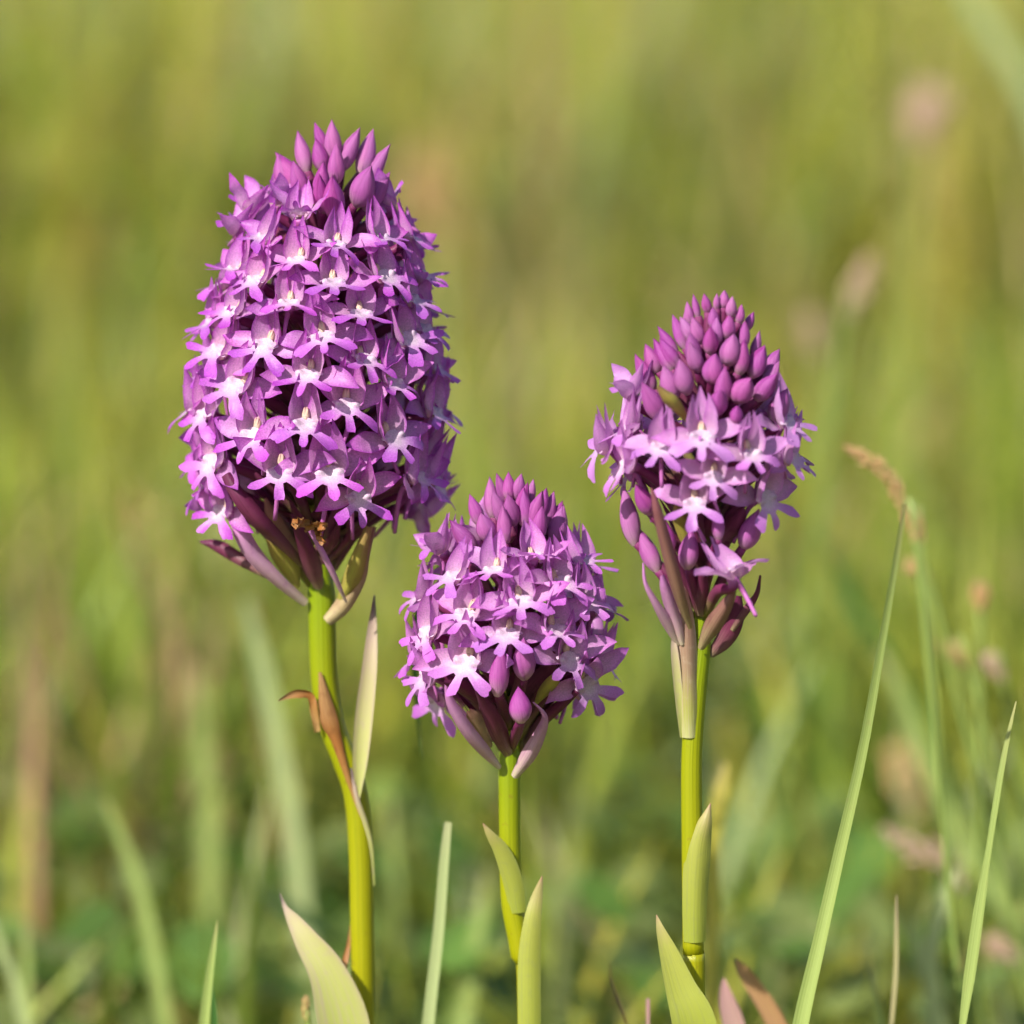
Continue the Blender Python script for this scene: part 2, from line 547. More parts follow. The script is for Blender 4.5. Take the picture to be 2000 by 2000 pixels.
W_ALL = (3, 4.5, 3.5, 1.8, 1.0, 1.2, 1.2)
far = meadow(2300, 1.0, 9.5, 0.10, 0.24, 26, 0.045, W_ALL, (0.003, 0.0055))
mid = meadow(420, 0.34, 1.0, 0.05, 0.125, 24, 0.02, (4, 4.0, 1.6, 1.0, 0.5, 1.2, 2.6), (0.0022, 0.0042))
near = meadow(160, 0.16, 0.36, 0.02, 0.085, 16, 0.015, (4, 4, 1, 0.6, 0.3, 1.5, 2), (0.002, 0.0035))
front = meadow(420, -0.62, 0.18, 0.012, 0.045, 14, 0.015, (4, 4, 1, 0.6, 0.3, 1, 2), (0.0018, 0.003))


def clump_at(x, ytop, Y, kind, wpx, n):
    """a tuft of one colour whose tips reach photo pixel row ytop when it grows at depth Y"""
    top = px(x, ytop, Y)
    sx = wpx / 2 * PXM * (Y - CAM[1]) / DIST
    X = top[0] + nr.normal(0, sx, n)
    Yy = Y + nr.normal(0, max(sx, 0.03), n)
    H = np.clip(top[2] * nr.uniform(0.7, 1.08, n), 0.02, 0.45)
    C = PAL[kind] * nr.uniform(0.8, 1.2, (n, 1)) * nr.uniform(0.94, 1.06, (n, 3))
    return [X, Yy, H, nr.uniform(0.003, 0.006, n), np.abs(nr.normal(0.12, 0.1, n)), nr.uniform(0, 2 * np.pi, n), C]


tufts = [clump_at(*q) for q in [
    (1240, -60, 2.2, 3, 70, 260), (1085, -20, 2.0, 2, 60, 220), (850, 260, 1.6, 4, 34, 90), (480, 80, 1.8, 4, 40, 90), (20, 500, 1.2, 6, 90, 260), (330, 560, 1.5, 6, 50, 120),
    (1890, 720, 1.0, 6, 60, 160), (1720, 120, 2.2, 3, 60, 140), (1940, 420, 1.3, 2, 60, 180), (690, 60, 2.4, 2, 90, 260), (200, 40, 2.6, 0, 120, 300), (1580, 780, 0.9, 2, 50, 120),
    (1310, 480, 1.6, 6, 50, 120), (1500, 420, 1.3, 5, 50, 130), (1000, 700, 1.2, 0, 80, 200), (420, 120, 2.0, 0, 50, 140), (1420, 100, 2.3, 0, 70, 200), (120, 900, 0.8, 1, 80, 160), (1750, 1350, 0.5, 6, 60, 120),
    (640, 1500, 0.45, 6, 50, 90), (420, 1650, 0.4, 6, 50, 90), (1150, 1650, 0.42, 6, 90, 140), (250, 1750, 0.36, 6, 50, 80), (1480, 1650, 0.45, 6, 70, 120), (60, 1250, 0.5, 0, 60, 90), (900, 1250, 0.7, 1, 80, 140)]]
stuff('meadow_grass', [far, mid, near, front] + tufts, 'green, yellow and straw coloured meadow grass growing all around the orchids', 'grass')

# low round-leaved undergrowth between the grass tufts
n = 9000
yy = CAM[1] + np.exp(nr.uniform(np.log(0.18 - CAM[1]), np.log(2.4 - CAM[1]), n))
xx = nr.uniform(-1, 1, n) * (0.15 + 0.13 * (yy - CAM[1]))
zz = nr.uniform(0.008, 0.06, n)
rr = nr.uniform(0.003, 0.0065, n)
th = nr.uniform(0, 2 * np.pi, n)
tx, ty = nr.normal(0, 0.35, n), nr.normal(-0.25, 0.35, n)
V = np.zeros((n, 7, 3))
V[:, 0] = np.stack([xx, yy, zz - rr * 0.15], 1)
for j in range(6):
    a_ = th + j * np.pi / 3
    dx, dy = np.cos(a_) * rr, np.sin(a_) * rr
    V[:, j + 1] = np.stack([xx + dx, yy + dy, zz + dx * tx - dy * ty], 1)
idx = (np.arange(n) * 7)[:, None]
Q = np.stack([np.concatenate([idx, idx + 1 + j, idx + 2 + j, idx + 1 + (j + 2) % 6], 1) for j in (0, 2, 4)], 1).reshape(-1, 4)
Q = np.array(Q)
cc = np.array([(0.10, 0.19, 0.03), (0.15, 0.23, 0.05), (0.20, 0.25, 0.07)])[nr.integers(0, 3, n)] * nr.uniform(0.7, 1.2, (n, 1))
C = np.ones((n, 7, 4)); C[..., :3] = cc[:, None, :]
o = link('undergrowth', bigmesh('undergrowth', V.reshape(-1, 3), Q, C.reshape(-1, 4), 'grass'))
o['kind'] = 'stuff'
tag(o, 'low dark green round-leaved undergrowth between the grass', 'undergrowth')


# ------------------------------------------------------------------ flower pieces (shared meshes, unit: metre, facing +Z, up +Y)
def lip_mesh(i):
    r = random.Random(100 + i)
    nt_, nr_ = 108, 10
    L = [r.uniform(3.2, 3.9), r.uniform(3.5, 4.3), r.uniform(3.5, 4.3)]
    A = [-90 + r.uniform(-7, 7), -90 - r.uniform(50, 64), -90 + r.uniform(50, 64)]
    H = [r.uniform(12, 16), r.uniform(13, 18), r.uniform(13, 18)]
    droop = [r.uniform(-0.08, 0.14), r.uniform(-0.08, 0.18), r.uniform(-0.08, 0.18)]
    tw = [r.uniform(-.55, .55) for _ in range(3)]
    ph = [r.uniform(0, 6) for _ in range(6)]
    V, Lc = [], []
    for jr in range(nr_):
        q = jr / (nr_ - 1)
        for jt in range(nt_):
            a = 360 * jt / nt_
            Rr = 1.4
            e = ((a - 270 + 180) % 360) - 180
            if abs(e) > 100:
                Rr = 0.9
            lobe = 0.0
            for m in range(3):
                d = ((a - A[m] + 180) % 360) - 180
                s = min(1, max(0, (H[m] + 4.5 - abs(d)) / 8.0))
                s = s * s * (3 - 2 * s)
                tip = L[m] * (1 - 0.17 * (d / H[m]) ** 2 + 0.04 * math.sin(d * 0.33 + ph[m]) + 0.012 * math.sin(d * 0.8 + ph[m + 3]))
                Rr = max(Rr, 1.4 + (tip - 1.4) * s)
                lobe += s * m
            for c in (24, 156):
                d = ((a - c + 180) % 360) - 180
                Rr = max(Rr, 0.8 + 1.05 * math.exp(-(d / 21) ** 2))
            rad = Rr * q
            t = math.radians(a)
            x, y = rad * math.cos(t), rad * math.sin(t)
            z = 0.0
            for sx in (-1, 1):
                z += 0.62 * math.exp(-(((x - sx * 1.0) / 0.52) ** 2 + ((y - 0.42) / 0.42) ** 2))
            for m in range(3):
                d = ((a - A[m] + 180) % 360) - 180
                wgt = math.exp(-(d / 26) ** 2)
                if rad > 1:
                    z -= wgt * droop[m] * (rad - 1) ** 2
                    z += wgt * tw[m] * math.radians(d) * (rad - 1)
                    z += wgt * 0.10 * (d / 14) ** 2 * min(1, rad - 1) * (0.5 if m else 1)
            z += 0.05 * math.sin(x * 2.1 + ph[0]) * math.sin(y * 1.9 + ph[1])
            edge = q ** 1.0
            V.append((x, y, z)); Lc.append(((rad if y < 0.1 else rad * 0.4) / 4.8, edge if rad > 1.6 and y < 0.1 else 0.0, 0))
    V = [(x, y - 0.55, z) for x, y, z in V]
    F = gridf(nr_, nt_, True)
    # the lip leans forward below the throat
    ca, sa = math.cos(R_(29)), math.sin(R_(29))
    V = [(x * MM, (y * ca + z * sa * 0.4) * MM, (-y * sa * (1 if y < 0 else 0.25) + z * ca) * MM) for x, y, z in V]
    return mesh('lip', V, F, Lc, 'lip')


def sp_mesh(i, which):
    r = random.Random(500 + i * 7 + hash(which) % 1 + len(which) * 31)
    j = lambda s: r.uniform(-s, s)
    if which == 'dorsal':
        P = [(0, -0.4, -1.2), (j(.1), 1.3, -0.9), (j(.2), 3.2, 0.1), (j(.3), 5.2 + j(.4), 1.4 + j(.5))]
        Wd = [0.6, 1.05, 1.3, 1.2, 0.9, 0.5, 0.05]
        return mesh('sepal', *strip_mm(P, Wd, (0, 0.1, 1), 0.45, 15, 9, j(.3), 0.03, 0.06, i), 'sepal')
    sgn = 1 if which.endswith('r') else -1
    if which.startswith('petal'):
        P = [(sgn * 0.5, -0.4, -0.8), (sgn * 1.15, 0.9, -0.25), (sgn * 1.2, 2.4, 0.7), (sgn * (0.68 + j(.25)), 4.5 + j(.45), 2.0 + j(.4))]
        Wd = [0.65, 1.05, 1.2, 1.12, 0.84, 0.46, 0.04]
        n0 = lambda u: (-sgn * 0.8, 0.1, 1.0)
        return mesh('petal', *strip_mm(P, Wd, n0, 0.35, 15, 9, j(.35), 0.03, 0.07, i), 'petal')
    el = r.uniform(-22, 36)
    ln = r.uniform(4.8, 5.7)
    ca, sa = math.cos(R_(el)), math.sin(R_(el))
    bow = r.uniform(-0.1, 0.5)
    P = [(sgn * 0.3, -0.2, -1.0), (sgn * (0.3 + ln * .35 * ca), ln * .35 * sa + bow, -0.7), (sgn * (0.3 + ln * .7 * ca), ln * .7 * sa + bow, -0.6 + j(.3)), (sgn * (0.3 + ln * ca), ln * sa + j(.4), -0.4 + j(.6))]
    Wd = [0.55, 0.95, 1.18, 1.18, 0.95, 0.55, 0.04]
    return mesh('sepal', *strip_mm(P, Wd, (0, 0.25, 1), r.uniform(-.2, .5), 16, 9, sgn * r.uniform(-.6, .4), 0.05, 0.09, i), 'sepal')


def strip_mm(P, Wd, N, *a):
    V, F, L = strip([np.array(p) * MM for p in P], [q * MM for q in Wd], N, a[0], a[1], a[2], a[3], a[4], a[5], a[6])
    return V, F, L


def column_mesh(i):
    a = ellipsoid((0, 1.05 * MM, -0.50 * MM), (0.42 * MM, 0.85 * MM, 0.36 * MM), 10, 12)
    b = ellipsoid((0.15 * MM, 1.35 * MM, -0.22 * MM), (0.13 * MM, 0.42 * MM, 0.12 * MM), 7, 8)
    c = ellipsoid((-0.15 * MM, 1.35 * MM, -0.22 * MM), (0.13 * MM, 0.42 * MM, 0.12 * MM), 7, 8)
    d = ellipsoid((0, 0.62 * MM, -0.2 * MM), (0.22 * MM, 0.18 * MM, 0.12 * MM), 6, 8)
    return mesh('column', *join([a, b, c, d]), 'column')


NV = 14
KIT = []
for i in range(NV):
    KIT.append({'lip': lip_mesh(i), 'dorsal': sp_mesh(i, 'dorsal'), 'pl': sp_mesh(i, 'petal_l'), 'pr': sp_mesh(i + 50, 'petal_r'),
                'sl': sp_mesh(i + 100, 'sepal_l'), 'sr': sp_mesh(i + 150, 'sepal_r'), 'col': column_mesh(i)})


def bud_sepal(i, k_):
    """one of the three closed sepals of a bud: a shell sector of a pointed ovoid, base at origin, pointing +Y, unit length"""
    r = random.Random(1300 + i)
    nu, nv = 11, 7
    V, L = [], []
    a0 = k_ * 2 * math.pi / 3 + r.uniform(-.2, .2)
    wob = r.uniform(-.1, .1)
    for iu in range(nu):
        u = iu / (nu - 1)
        rad = 0.25 * (math.sin(math.pi * min(1, u * 0.96 + 0.055) ** 0.85) ** 0.8) * (1 - 0.06 * u)
        rad *= 1 + 0.02 * (k_ - 1)
        span = 1.25 * (1 - 0.08 * u ** 2)
        for jv in range(nv):
            v = -1 + 2 * jv / (nv - 1)
            a = a0 + v * span + 0.7 * u
            rr_ = rad * (1.0 + 0.07 * (1 - v * v) - 0.03 * v)
            bend = wob * u * u
            V.append((rr_ * math.cos(a) + bend, u - 0.012 * k_ + 0.05 * u ** 6 * (1 - abs(v)), rr_ * math.sin(a)))
            L.append((u, v, 0))
    return mesh('sepal', V, gridf(nu, nv), L, 'bud')


BUD = [[bud_sepal(i, k_) for k_ in range(3)] for i in range(8)]


def frame(n_, up, roll):
    Z = unit(n_)
    X = unit(np.cross(up, Z))
    Yv = np.cross(Z, X)
    c, s = math.cos(roll), math.sin(roll)
    X, Yv = X * c + Yv * s, Yv * c - X * s
    return X, Yv, Z


def mat4(X, Yv, Z, P, s=1.0):
    return Matrix(((X[0] * s, Yv[0] * s, Z[0] * s, P[0]), (X[1] * s, Yv[1] * s, Z[1] * s, P[1]), (X[2] * s, Yv[2] * s, Z[2] * s, P[2]), (0, 0, 0, 1)))


class Orchid:
    def __init__(s, name, label, Y0, axis, env, elev, stem, pale, base):
        s.Y0 = Y0
        s.axis = np.array([px(x, y, Y0) for x, y in axis])          # top to bottom, through the spike
        s.env, s.elev, s.pale = env, elev, pale
        s.root = bpy.data.objects.new(name, None)
        s.root.empty_display_size = 0.01
        COL.objects.link(s.root)
        pts = [px(x, y, Y0) for x, y, _ in stem]
        gp = pts[0].copy(); gp[2] = 0.0
        s.base = gp
        s.root.location = gp
        tag(s.root, label, 'orchid', 'three flowering orchids')
        s.T0 = Matrix.Translation(-Vector(gp))
        s.kit = rng.randrange(NV)
        s.count = 0
        full = [gp] + pts
        rad = [stem[0][2] / 2 * PXM] + [w_ / 2 * PXM for *_, w_ in stem]
        s.part('stem', tube(full, rad, 70, 22), 'stem')
        s.pos = []

    def part(s, name, geo, mat, label=None):
        V, F, L = geo
        o = link(name, mesh(name, [np.asarray(v) - s.base for v in V], F, L, mat), s.root)
        if label:
            o['label'] = label
        return o

    def axis_at(s, z):
        A = s.axis[::-1]
        return np.array([np.interp(z, A[:, 2], A[:, 0]), s.Y0, z])

    def radius(s, py):
        e = np.array(s.env)
        return np.interp(py, e[:, 0], e[:, 1]) * PXM

    def elevation(s, py):
        e = np.array(s.elev)
        return R_(np.interp(py, e[:, 0], e[:, 1]))

    def surface(s, x, y):
        """point of the flower envelope that shows at pixel x, y"""
        rad = s.radius(y)
        P = px(x, y, s.Y0)
        dy = 0.0
        for _ in range(3):
            ax = s.axis_at(P[2])
            dx = P[0] - ax[0]
            dy = -math.sqrt(max(0.0, rad * rad - dx * dx))
            P = px(x, y, s.Y0 + dy)
        return P

    def at(s, y, phi):
        rad = s.radius(y)
        P0 = px(1000, y, s.Y0)
        ax = s.axis_at(P0[2])
        return ax + np.array([math.sin(phi), -math.cos(phi), 0]) * rad

    def normal(s, P, y, de=0.0):
        ax = s.axis_at(P[2])
        h = unit(np.array([P[0] - ax[0], P[1] - s.Y0, 0]))
        e = s.elevation(y) + de
        return h * math.cos(e) + np.array([0, 0, 1]) * math.sin(e)

    def anchor(s, P, drop):
        zb = s.axis[-1][2]
        z = min(max(P[2] - drop, zb + rng.uniform(0, 0.003)), s.axis[0][2] - 0.001)
        ax = s.axis_at(z)
        h = unit(np.array([P[0] - ax[0], P[1] - s.Y0, 0]))
        return ax + h * 0.0011, h

    def flower(s, x=None, y=None, sc_=1.0, roll=0.0, P=None, n_=None, de=0.0, bract=True, drop=None, dphi=0.0, young=None):
        if P is None:
            P = s.surface(x, y)
        if n_ is None:
            n_ = s.normal(P, y, de + rng.uniform(-.12, .12))
            dphi += rng.uniform(-.22, .22)
            if dphi:
                c, q = math.cos(dphi), math.sin(dphi)
                n_ = np.array([n_[0] * c - n_[1] * q, n_[0] * q + n_[1] * c, n_[2]])
        X, Yv, Z = frame(n_, (0, 0, 1), roll + rng.uniform(-.22, .22))
        sc_ *= 1.15 * rng.uniform(.93, 1.06)
        Mw = mat4(X, Yv, Z, P, sc_)
        inv = np.array(Mw.inverted())
        A, h = s.anchor(P, drop if drop is not None else rng.uniform(0.008, 0.0115))
        b1 = P - Z * 0.0020 * sc_ - Yv * 0.0003
        mid_ = A * 0.45 + b1 * 0.55 + np.array([0, 0, 0.0012]) - h * 0.0008
        V, F, L = tube([A, mid_, b1, P - Z * 0.0007 * sc_], [0.0006, 0.00085, 0.0006, 0.0009], 12, 9)
        loc = [(inv @ np.array([*v, 1.0]))[:3] for v in V]
        fo = link('flower', mesh('flower', loc, F, L, 'ovary'), s.root, s.T0 @ Mw)
        kt = KIT[s.kit % NV]
        s.kit += rng.choice((1, 3, 5))
        kk = [KIT[rng.randrange(NV)] for _ in range(4)]
        yg = young if young is not None else max(0.0, rng.gauss(0.08, 0.16))
        for nm, me, sd_ in (('lip', kt['lip'], 0), ('petal', kk[0]['pl'], 0), ('petal', kk[0]['pr'], 0), ('sepal', kk[1]['dorsal'], 0), ('sepal', kk[2]['sl'], 1), ('sepal', kk[3]['sr'], -1), ('column', kt['col'], 0)):
            c = link(nm, me, fo)
            if nm == 'lip':
                c.scale = (1 - 0.40 * yg, 1 - 0.35 * yg, 1)
                c.rotation_euler = (rng.uniform(-.22, .16) - 0.5 * yg, 0, rng.uniform(-.1, .1))
            elif sd_:
                c.rotation_euler = (rng.uniform(-.1, .1), sd_ * (1.0 * yg + rng.uniform(-.25, .2)), rng.uniform(-.15, .15))
            c.color = (max(0, s.pale + rng.uniform(-.06, .08)), 0, 0, 1)
        # thin nectar spur hanging back behind the lip
        ln = rng.uniform(5, 8) * MM
        sv = tube([(0, -0.3 * MM, -0.8 * MM), (rng.uniform(-.6, .6) * MM, -1.6 * MM, -2.2 * MM), (rng.uniform(-1.2, 1.2) * MM, -ln * 0.75, -ln * 0.55)], [0.4 * MM, 0.28 * MM, 0.22 * MM], 8, 6, 0.9, 1.1)
        link('spur', mesh('spur', *sv, 'ovary'), fo)
        if bract:
            e = A * 0.25 + P * 0.75 - Z * 0.0022 + np.array([0, 0, -0.0012]) + X * rng.uniform(-.0012, .0012)
            m2 = A * 0.5 + e * 0.5 + h * 0.0004 - np.array([0, 0, 0.0006])
            s.part('bract', strip([A, m2, e], [0.0009, 0.0013, 0.0011, 0.0005, 0.00005], h * 1.0 + np.array([0, 0, -0.6]), -0.4, 9, 5, rng.uniform(-.5, .5)), 'bract')
        s.pos.append(P)
        s.count += 1
        return fo

    def bud(s, x, y, ln=90, wd=44, lean=None, P=None, h=None, roll=None, drop=None, az=0.0):
        """closed bud centred on pixel x, y"""
        if P is None:
            P = s.surface(x, y)
        ax = s.axis_at(P[2])
        hh = np.array([P[0] - ax[0], P[1] - s.Y0, 0])
        hn = unit(hh)
        el = lean if lean is not None else np.interp(np.linalg.norm(hh), [0, 0.004, 0.009, 0.016], [86, 72, 58, 48])
        el = R_(el + rng.uniform(-12, 10))
        D = hn * math.cos(el) + np.array([0, 0, 1]) * math.sin(el)
        D = unit(D + np.array([az + rng.uniform(-.12, .12), rng.uniform(-.1, .1), 0]))
        Lm, Wm = ln * PXM * rng.uniform(.95, 1.12), wd * PXM * rng.uniform(.84, 1.0)
        B = P - D * Lm * 0.5
        X = unit(np.cross(D, (0.1, -1, 0.1)))
        a = rng.uniform(0, 6.28) if roll is None else roll
        Z0 = np.cross(X, D)
        X, Zv = X * math.cos(a) + Z0 * math.sin(a), Z0 * math.cos(a) - X * math.sin(a)
        wx = Wm / 0.53
        Mw = Matrix(((X[0] * wx, D[0] * Lm, Zv[0] * wx, B[0]), (X[1] * wx, D[1] * Lm, Zv[1] * wx, B[1]), (X[2] * wx, D[2] * Lm, Zv[2] * wx, B[2]), (0, 0, 0, 1)))
        inv = np.array(Mw.inverted())
        A, h2 = s.anchor(B, drop if drop is not None else rng.uniform(0.004, 0.007))
        mid_ = A * 0.5 + B * 0.5 + np.array([0, 0, 0.0004])
        V, F, L = tube([A, mid_, B + D * Lm * 0.06], [0.0005, 0.0008, 0.0006], 8, 8, 0.1, 0.75)
        loc = [(inv @ np.array([*v, 1.0]))[:3] for v in V]
        bo = link('bud', mesh('bud', loc, F, L, 'ovary'), s.root, s.T0 @ Mw)
        pale_ = max(0, s.pale * 0.3 + rng.uniform(-.1, .18))
        for me in BUD[rng.randrange(8)]:
            c = link('sepal', me, bo)
            c.color = (pale_, 0, 0, 1)
        s.pos.append(P)
        return bo

    def fill(s, y0, y1, dmin, n_try, scale, phi_min=0.8, seed=1):
        r = random.Random(seed)
        for _ in range(n_try):
            y = r.uniform(y0, y1)
            phi = r.uniform(phi_min, 2 * math.pi - phi_min)
            P = s.at(y, phi) + np.array([r.uniform(-1, 1), r.uniform(-1, 1), 0]) * 0.0006
            if all(np.linalg.norm(P - q) > dmin for q in s.pos):
                s.flower(y=y, P=P, sc_=scale(y) * r.uniform(.92, 1.06), roll=r.uniform(-.2, .2))

    def path(s, pts, dys):
        """pixel path with depth offsets towards the camera (metres)"""
        return [px(x, y, s.Y0 + d) for (x, y), d in zip(pts, dys)]

    def leaf(s, name, pts, wds, dys, mat, cup=-0.3, N=(0, -1, 0), nu=22, nv=9, twist=0.0, wav=0.0, ruffle=0.0, label=None):
        if name == 'bract':
            twist, wav, ruffle = rng.uniform(-.9, .9), 0.07, 0.10
        else:
            wav = wav or 0.03
        return s.part(name, strip(s.path(pts, dys), [w_ / 2 * PXM for w_ in wds], N, cup, nu, nv, twist, wav, ruffle, len(pts)), mat, label)


def z1(x, y): return 320 + x * .31056, 230 + y * .31056
def z2(x, y): return 320 + x * .31056, 700 + y * .31056
def z3(x, y): return 740 + x * .34166, 900 + y * .34166
def z4(x, y): return 1120 + x * .2588, 550 + y * .2588
def z5(x, y): return 1120 + x * .31056, 900 + y * .31056
def z6(x, y): return 520 + x * .23292, 1150 + y * .23292
def z7(x, y): return 380 + x * .41408, 1500 + y * .41408
def z8(x, y): return 1180 + x * .42443, 1450 + y * .42443


# ------------------------------------------------------------------ the tall orchid
A = Orchid('orchid', 'tallest orchid with a long dense cylindrical spike of open purple flowers', 0.0,
           [(652, 290), (640, 420), (624, 700), (618, 1000), (622, 1150)],
           [(270, 20), (330, 62), (380, 105), (430, 140), (500, 178), (600, 205), (700, 222), (800, 232), (900, 232), (960, 215), (1010, 180), (1100, 120)],
           [(330, 62), (420, 46), (520, 36), (650, 28), (800, 19), (900, 10), (1000, -4)],
           [(709, 2000, 46), (707, 1800, 47), (704, 1650, 48), (695, 1550, 49), (672, 1480, 50), (650, 1420, 52), (635, 1340, 53), (630, 1250, 54), (628, 1160, 54), (622, 1100, 46), (618, 1000, 36), (622, 800, 32), (632, 560, 28), (642, 420, 22), (652, 290, 12)], 0.03, None)
for zf, x, y, s_, ro, kw in [
    (z1, 850, 610, 0.95, -0.05, dict(de=0.1, young=.75)), (z1, 625, 755, .95, -.35, dict(young=.35)), (z1, 1085, 790, .98, .05, dict(young=.3)), (z1, 1360, 755, .98, .2, {}),
    (z1, 840, 890, 1.0, .0, {}), (z1, 580, 1020, 1.0, -.3, {}), (z1, 1065, 1030, 1.0, -.02, {}), (z1, 1390, 990, 1.0, .25, {}),
    (z1, 790, 1160, 1.05, .0, {}), (z1, 430, 1215, 1.02, -.35, {}), (z1, 1240, 1225, 1.03, .1, {}), (z1, 1560, 1140, 1.02, .35, {}),
    (z1, 1000, 1370, 1.05, .02, {}), (z1, 640, 1425, 1.1, -.08, {}), (z1, 1530, 1385, 1.08, .3, {}), (z1, 1260, 1510, 1.08, .12, {}),
    (z1, 350, 1465, 1.05, -.35, {}), (z1, 910, 1610, 1.1, .1, {}), (z1, 460, 1685, 1.1, -.3, {}), (z1, 1440, 1660, 1.1, .3, {}),
    (z1, 1150, 1800, 1.12, .0, {}), (z1, 195, 1820, 1.1, -.4, {}),
    (z2, 890, 410, 1.12, -.02, {}), (z2, 560, 475, 1.12, -.25, {}), (z2, 1440, 490, 1.15, .2, {}), (z2, 310, 645, 1.15, -.3, {}),
    (z2, 730, 710, 1.18, -.05, dict(de=-.05)), (z2, 1040, 715, 1.22, .05, dict(de=-.05)), (z2, 1590, 740, 1.18, .3, {}), (z2, 1225, 865, 1.05, .1, dict(de=-.1))]:
    A.flower(*zf(x, y), sc_=s_, roll=ro, **kw)
# lower flower on a long pale stalk reaching out sideways, and one hanging in the shade
P = px(*z2(370, 960), -0.006)
A.flower(P=P, n_=np.array([-0.75, -0.6, 0.05]), sc_=1.1, roll=-0.5, bract=False, drop=0.013)
P = px(*z2(1610, 950), 0.010)
A.flower(P=P, n_=np.array([0.75, 0.35, -0.35]), sc_=1.2, roll=0.4, bract=False, drop=0.012)
for x, y, l_, w_ in [(870, 215, 78, 36), (980, 235, 66, 34), (1065, 150, 76, 36), (985, 130, 62, 30), (1170, 200, 84, 40), (1275, 220, 84, 40), (1085, 290, 80, 40), (990, 405, 74, 40), (845, 385, 68, 36),
                     (1320, 330, 104, 46), (1265, 430, 92, 56), (780, 340, 84, 46), (740, 350, 76, 40), (1065, 500, 82, 48)]:
    A.bud(*z1(x, y), l_, w_)
for x, y, ro in [(540, 560, -.4), (1430, 520, .4), (700, 520, -.3), (450, 690, -.4)]:
    A.flower(*z1(x, y), sc_=.9, roll=ro, de=.35, young=.85)
for phi in (2.4, 3.8):
    for y in (372,):
        A.bud(0, y, 80, 40, P=A.at(y, phi + y * .01))
A.fill(405, 985, 0.0055, 5000, lambda y: np.interp(y, [400, 700, 950], [.95, 1.05, 1.15]), 1.0, 3)
# base of the spike: bracts, seed pods, spurs
A.leaf('bract', [z2(900, 1545), z2(720, 1400), z2(560, 1240), z2(470, 1090), z2(400, 970)], [16, 26, 34, 32, 22], [-.002, -.005, -.007, -.008, -.006], 'bract_lilac', -0.8, label='pale lilac flower stalk reaching out sideways')
A.leaf('bract', [z2(640, 1370), z2(470, 1260), z2(330, 1170), z2(225, 1150)], [14, 24, 24, 4], [-.001, 0, .002, .003], 'bract', -0.6)
A.leaf('seed_pod', [z2(845, 1450), z2(790, 1320), z2(710, 1190), z2(625, 1060)], [8, 40, 44, 26, 8], [-.002, -.004, -.006, -.007], 'bract_green', -0.8, label='yellow green seed pod')
A.leaf('bract', [z2(880, 1320), z2(760, 1190), z2(620, 1040), z2(500, 880), z2(400, 720)], [12, 26, 34, 34, 20], [-.003, -.008, -.012, -.013, -.012], 'bract', -0.9)
A.leaf('bract', [z2(985, 1450), z2(930, 1310), z2(870, 1150), z2(800, 980)], [20, 38, 34, 22, 4], [-.003, -.006, -.009, -.012], 'bract', -0.7)
A.leaf('spur', [z2(1148, 1540), z2(1080, 1390), z2(1000, 1230), z2(920, 1080)], [5, 11, 12, 9], [-.005, -.008, -.010, -.011], 'bract_lilac', -0.9)
A.leaf('seed_pod', [z2(1100, 1560), z2(1180, 1400), z2(1235, 1230), z2(1290, 1060)], [16, 36, 34, 24, 16], [-.002, -.005, -.007, -.008], 'bract_green', -0.9)
A.leaf('bract', [z2(1020, 1655), z2(1120, 1560), z2(1230, 1400), z2(1270, 1250), z2(1330, 1060)], [22, 34, 26, 20, 6], [-.0025, -.003, -.004, -.005, -.006], 'bract_tan', -0.8)
A.leaf('bract', [z2(1010, 1300), z2(1110, 1200), z2(1180, 1090), z2(1130, 960)], [10, 14, 14, 12], [-.001, -.004, -.007, -.008], 'bract', -0.8)
A.leaf('bract', [z2(960, 1330), z2(1010, 1180), z2(1030, 1000), z2(1010, 900)], [26, 40, 30, 10], [-.001, -.003, -.005, -.006], 'bract', -0.7)
A.leaf('bract', [z2(860, 1330), z2(770, 1150), z2(690, 1000), z2(640, 880)], [20, 30, 26, 6], [0, -.003, -.005, -.006], 'bract_tan', -0.7)
A.leaf('bract', [z2(1060, 1330), z2(1160, 1150), z2(1270, 1000), z2(1380, 930)], [18, 26, 22, 6], [.001, 0, -.002, -.004], 'bract', -0.7)
# a withered flower, rust brown and crumpled
cr = []
for i in range(9):
    a0 = px(*z2(rng.uniform(890, 990), rng.uniform(1020, 1090)), -0.0125)
    p_ = [a0]
    for _ in range(3):
        p_.append(p_[-1] + np.array([rng.uniform(-1, 1), rng.uniform(-.7, .5), rng.uniform(-1, .8)]) * 0.0013)
    cr.append(strip(p_, [0.0003, 0.0006, 0.0005, 0.0002], (rng.uniform(-1, 1), -1, rng.uniform(-1, 1)), 0.8, 8, 4, 2.0, 0.3, 0.4, i))
A.part('withered_flower', join(cr), 'dry', 'rust brown crumpled withered flower')
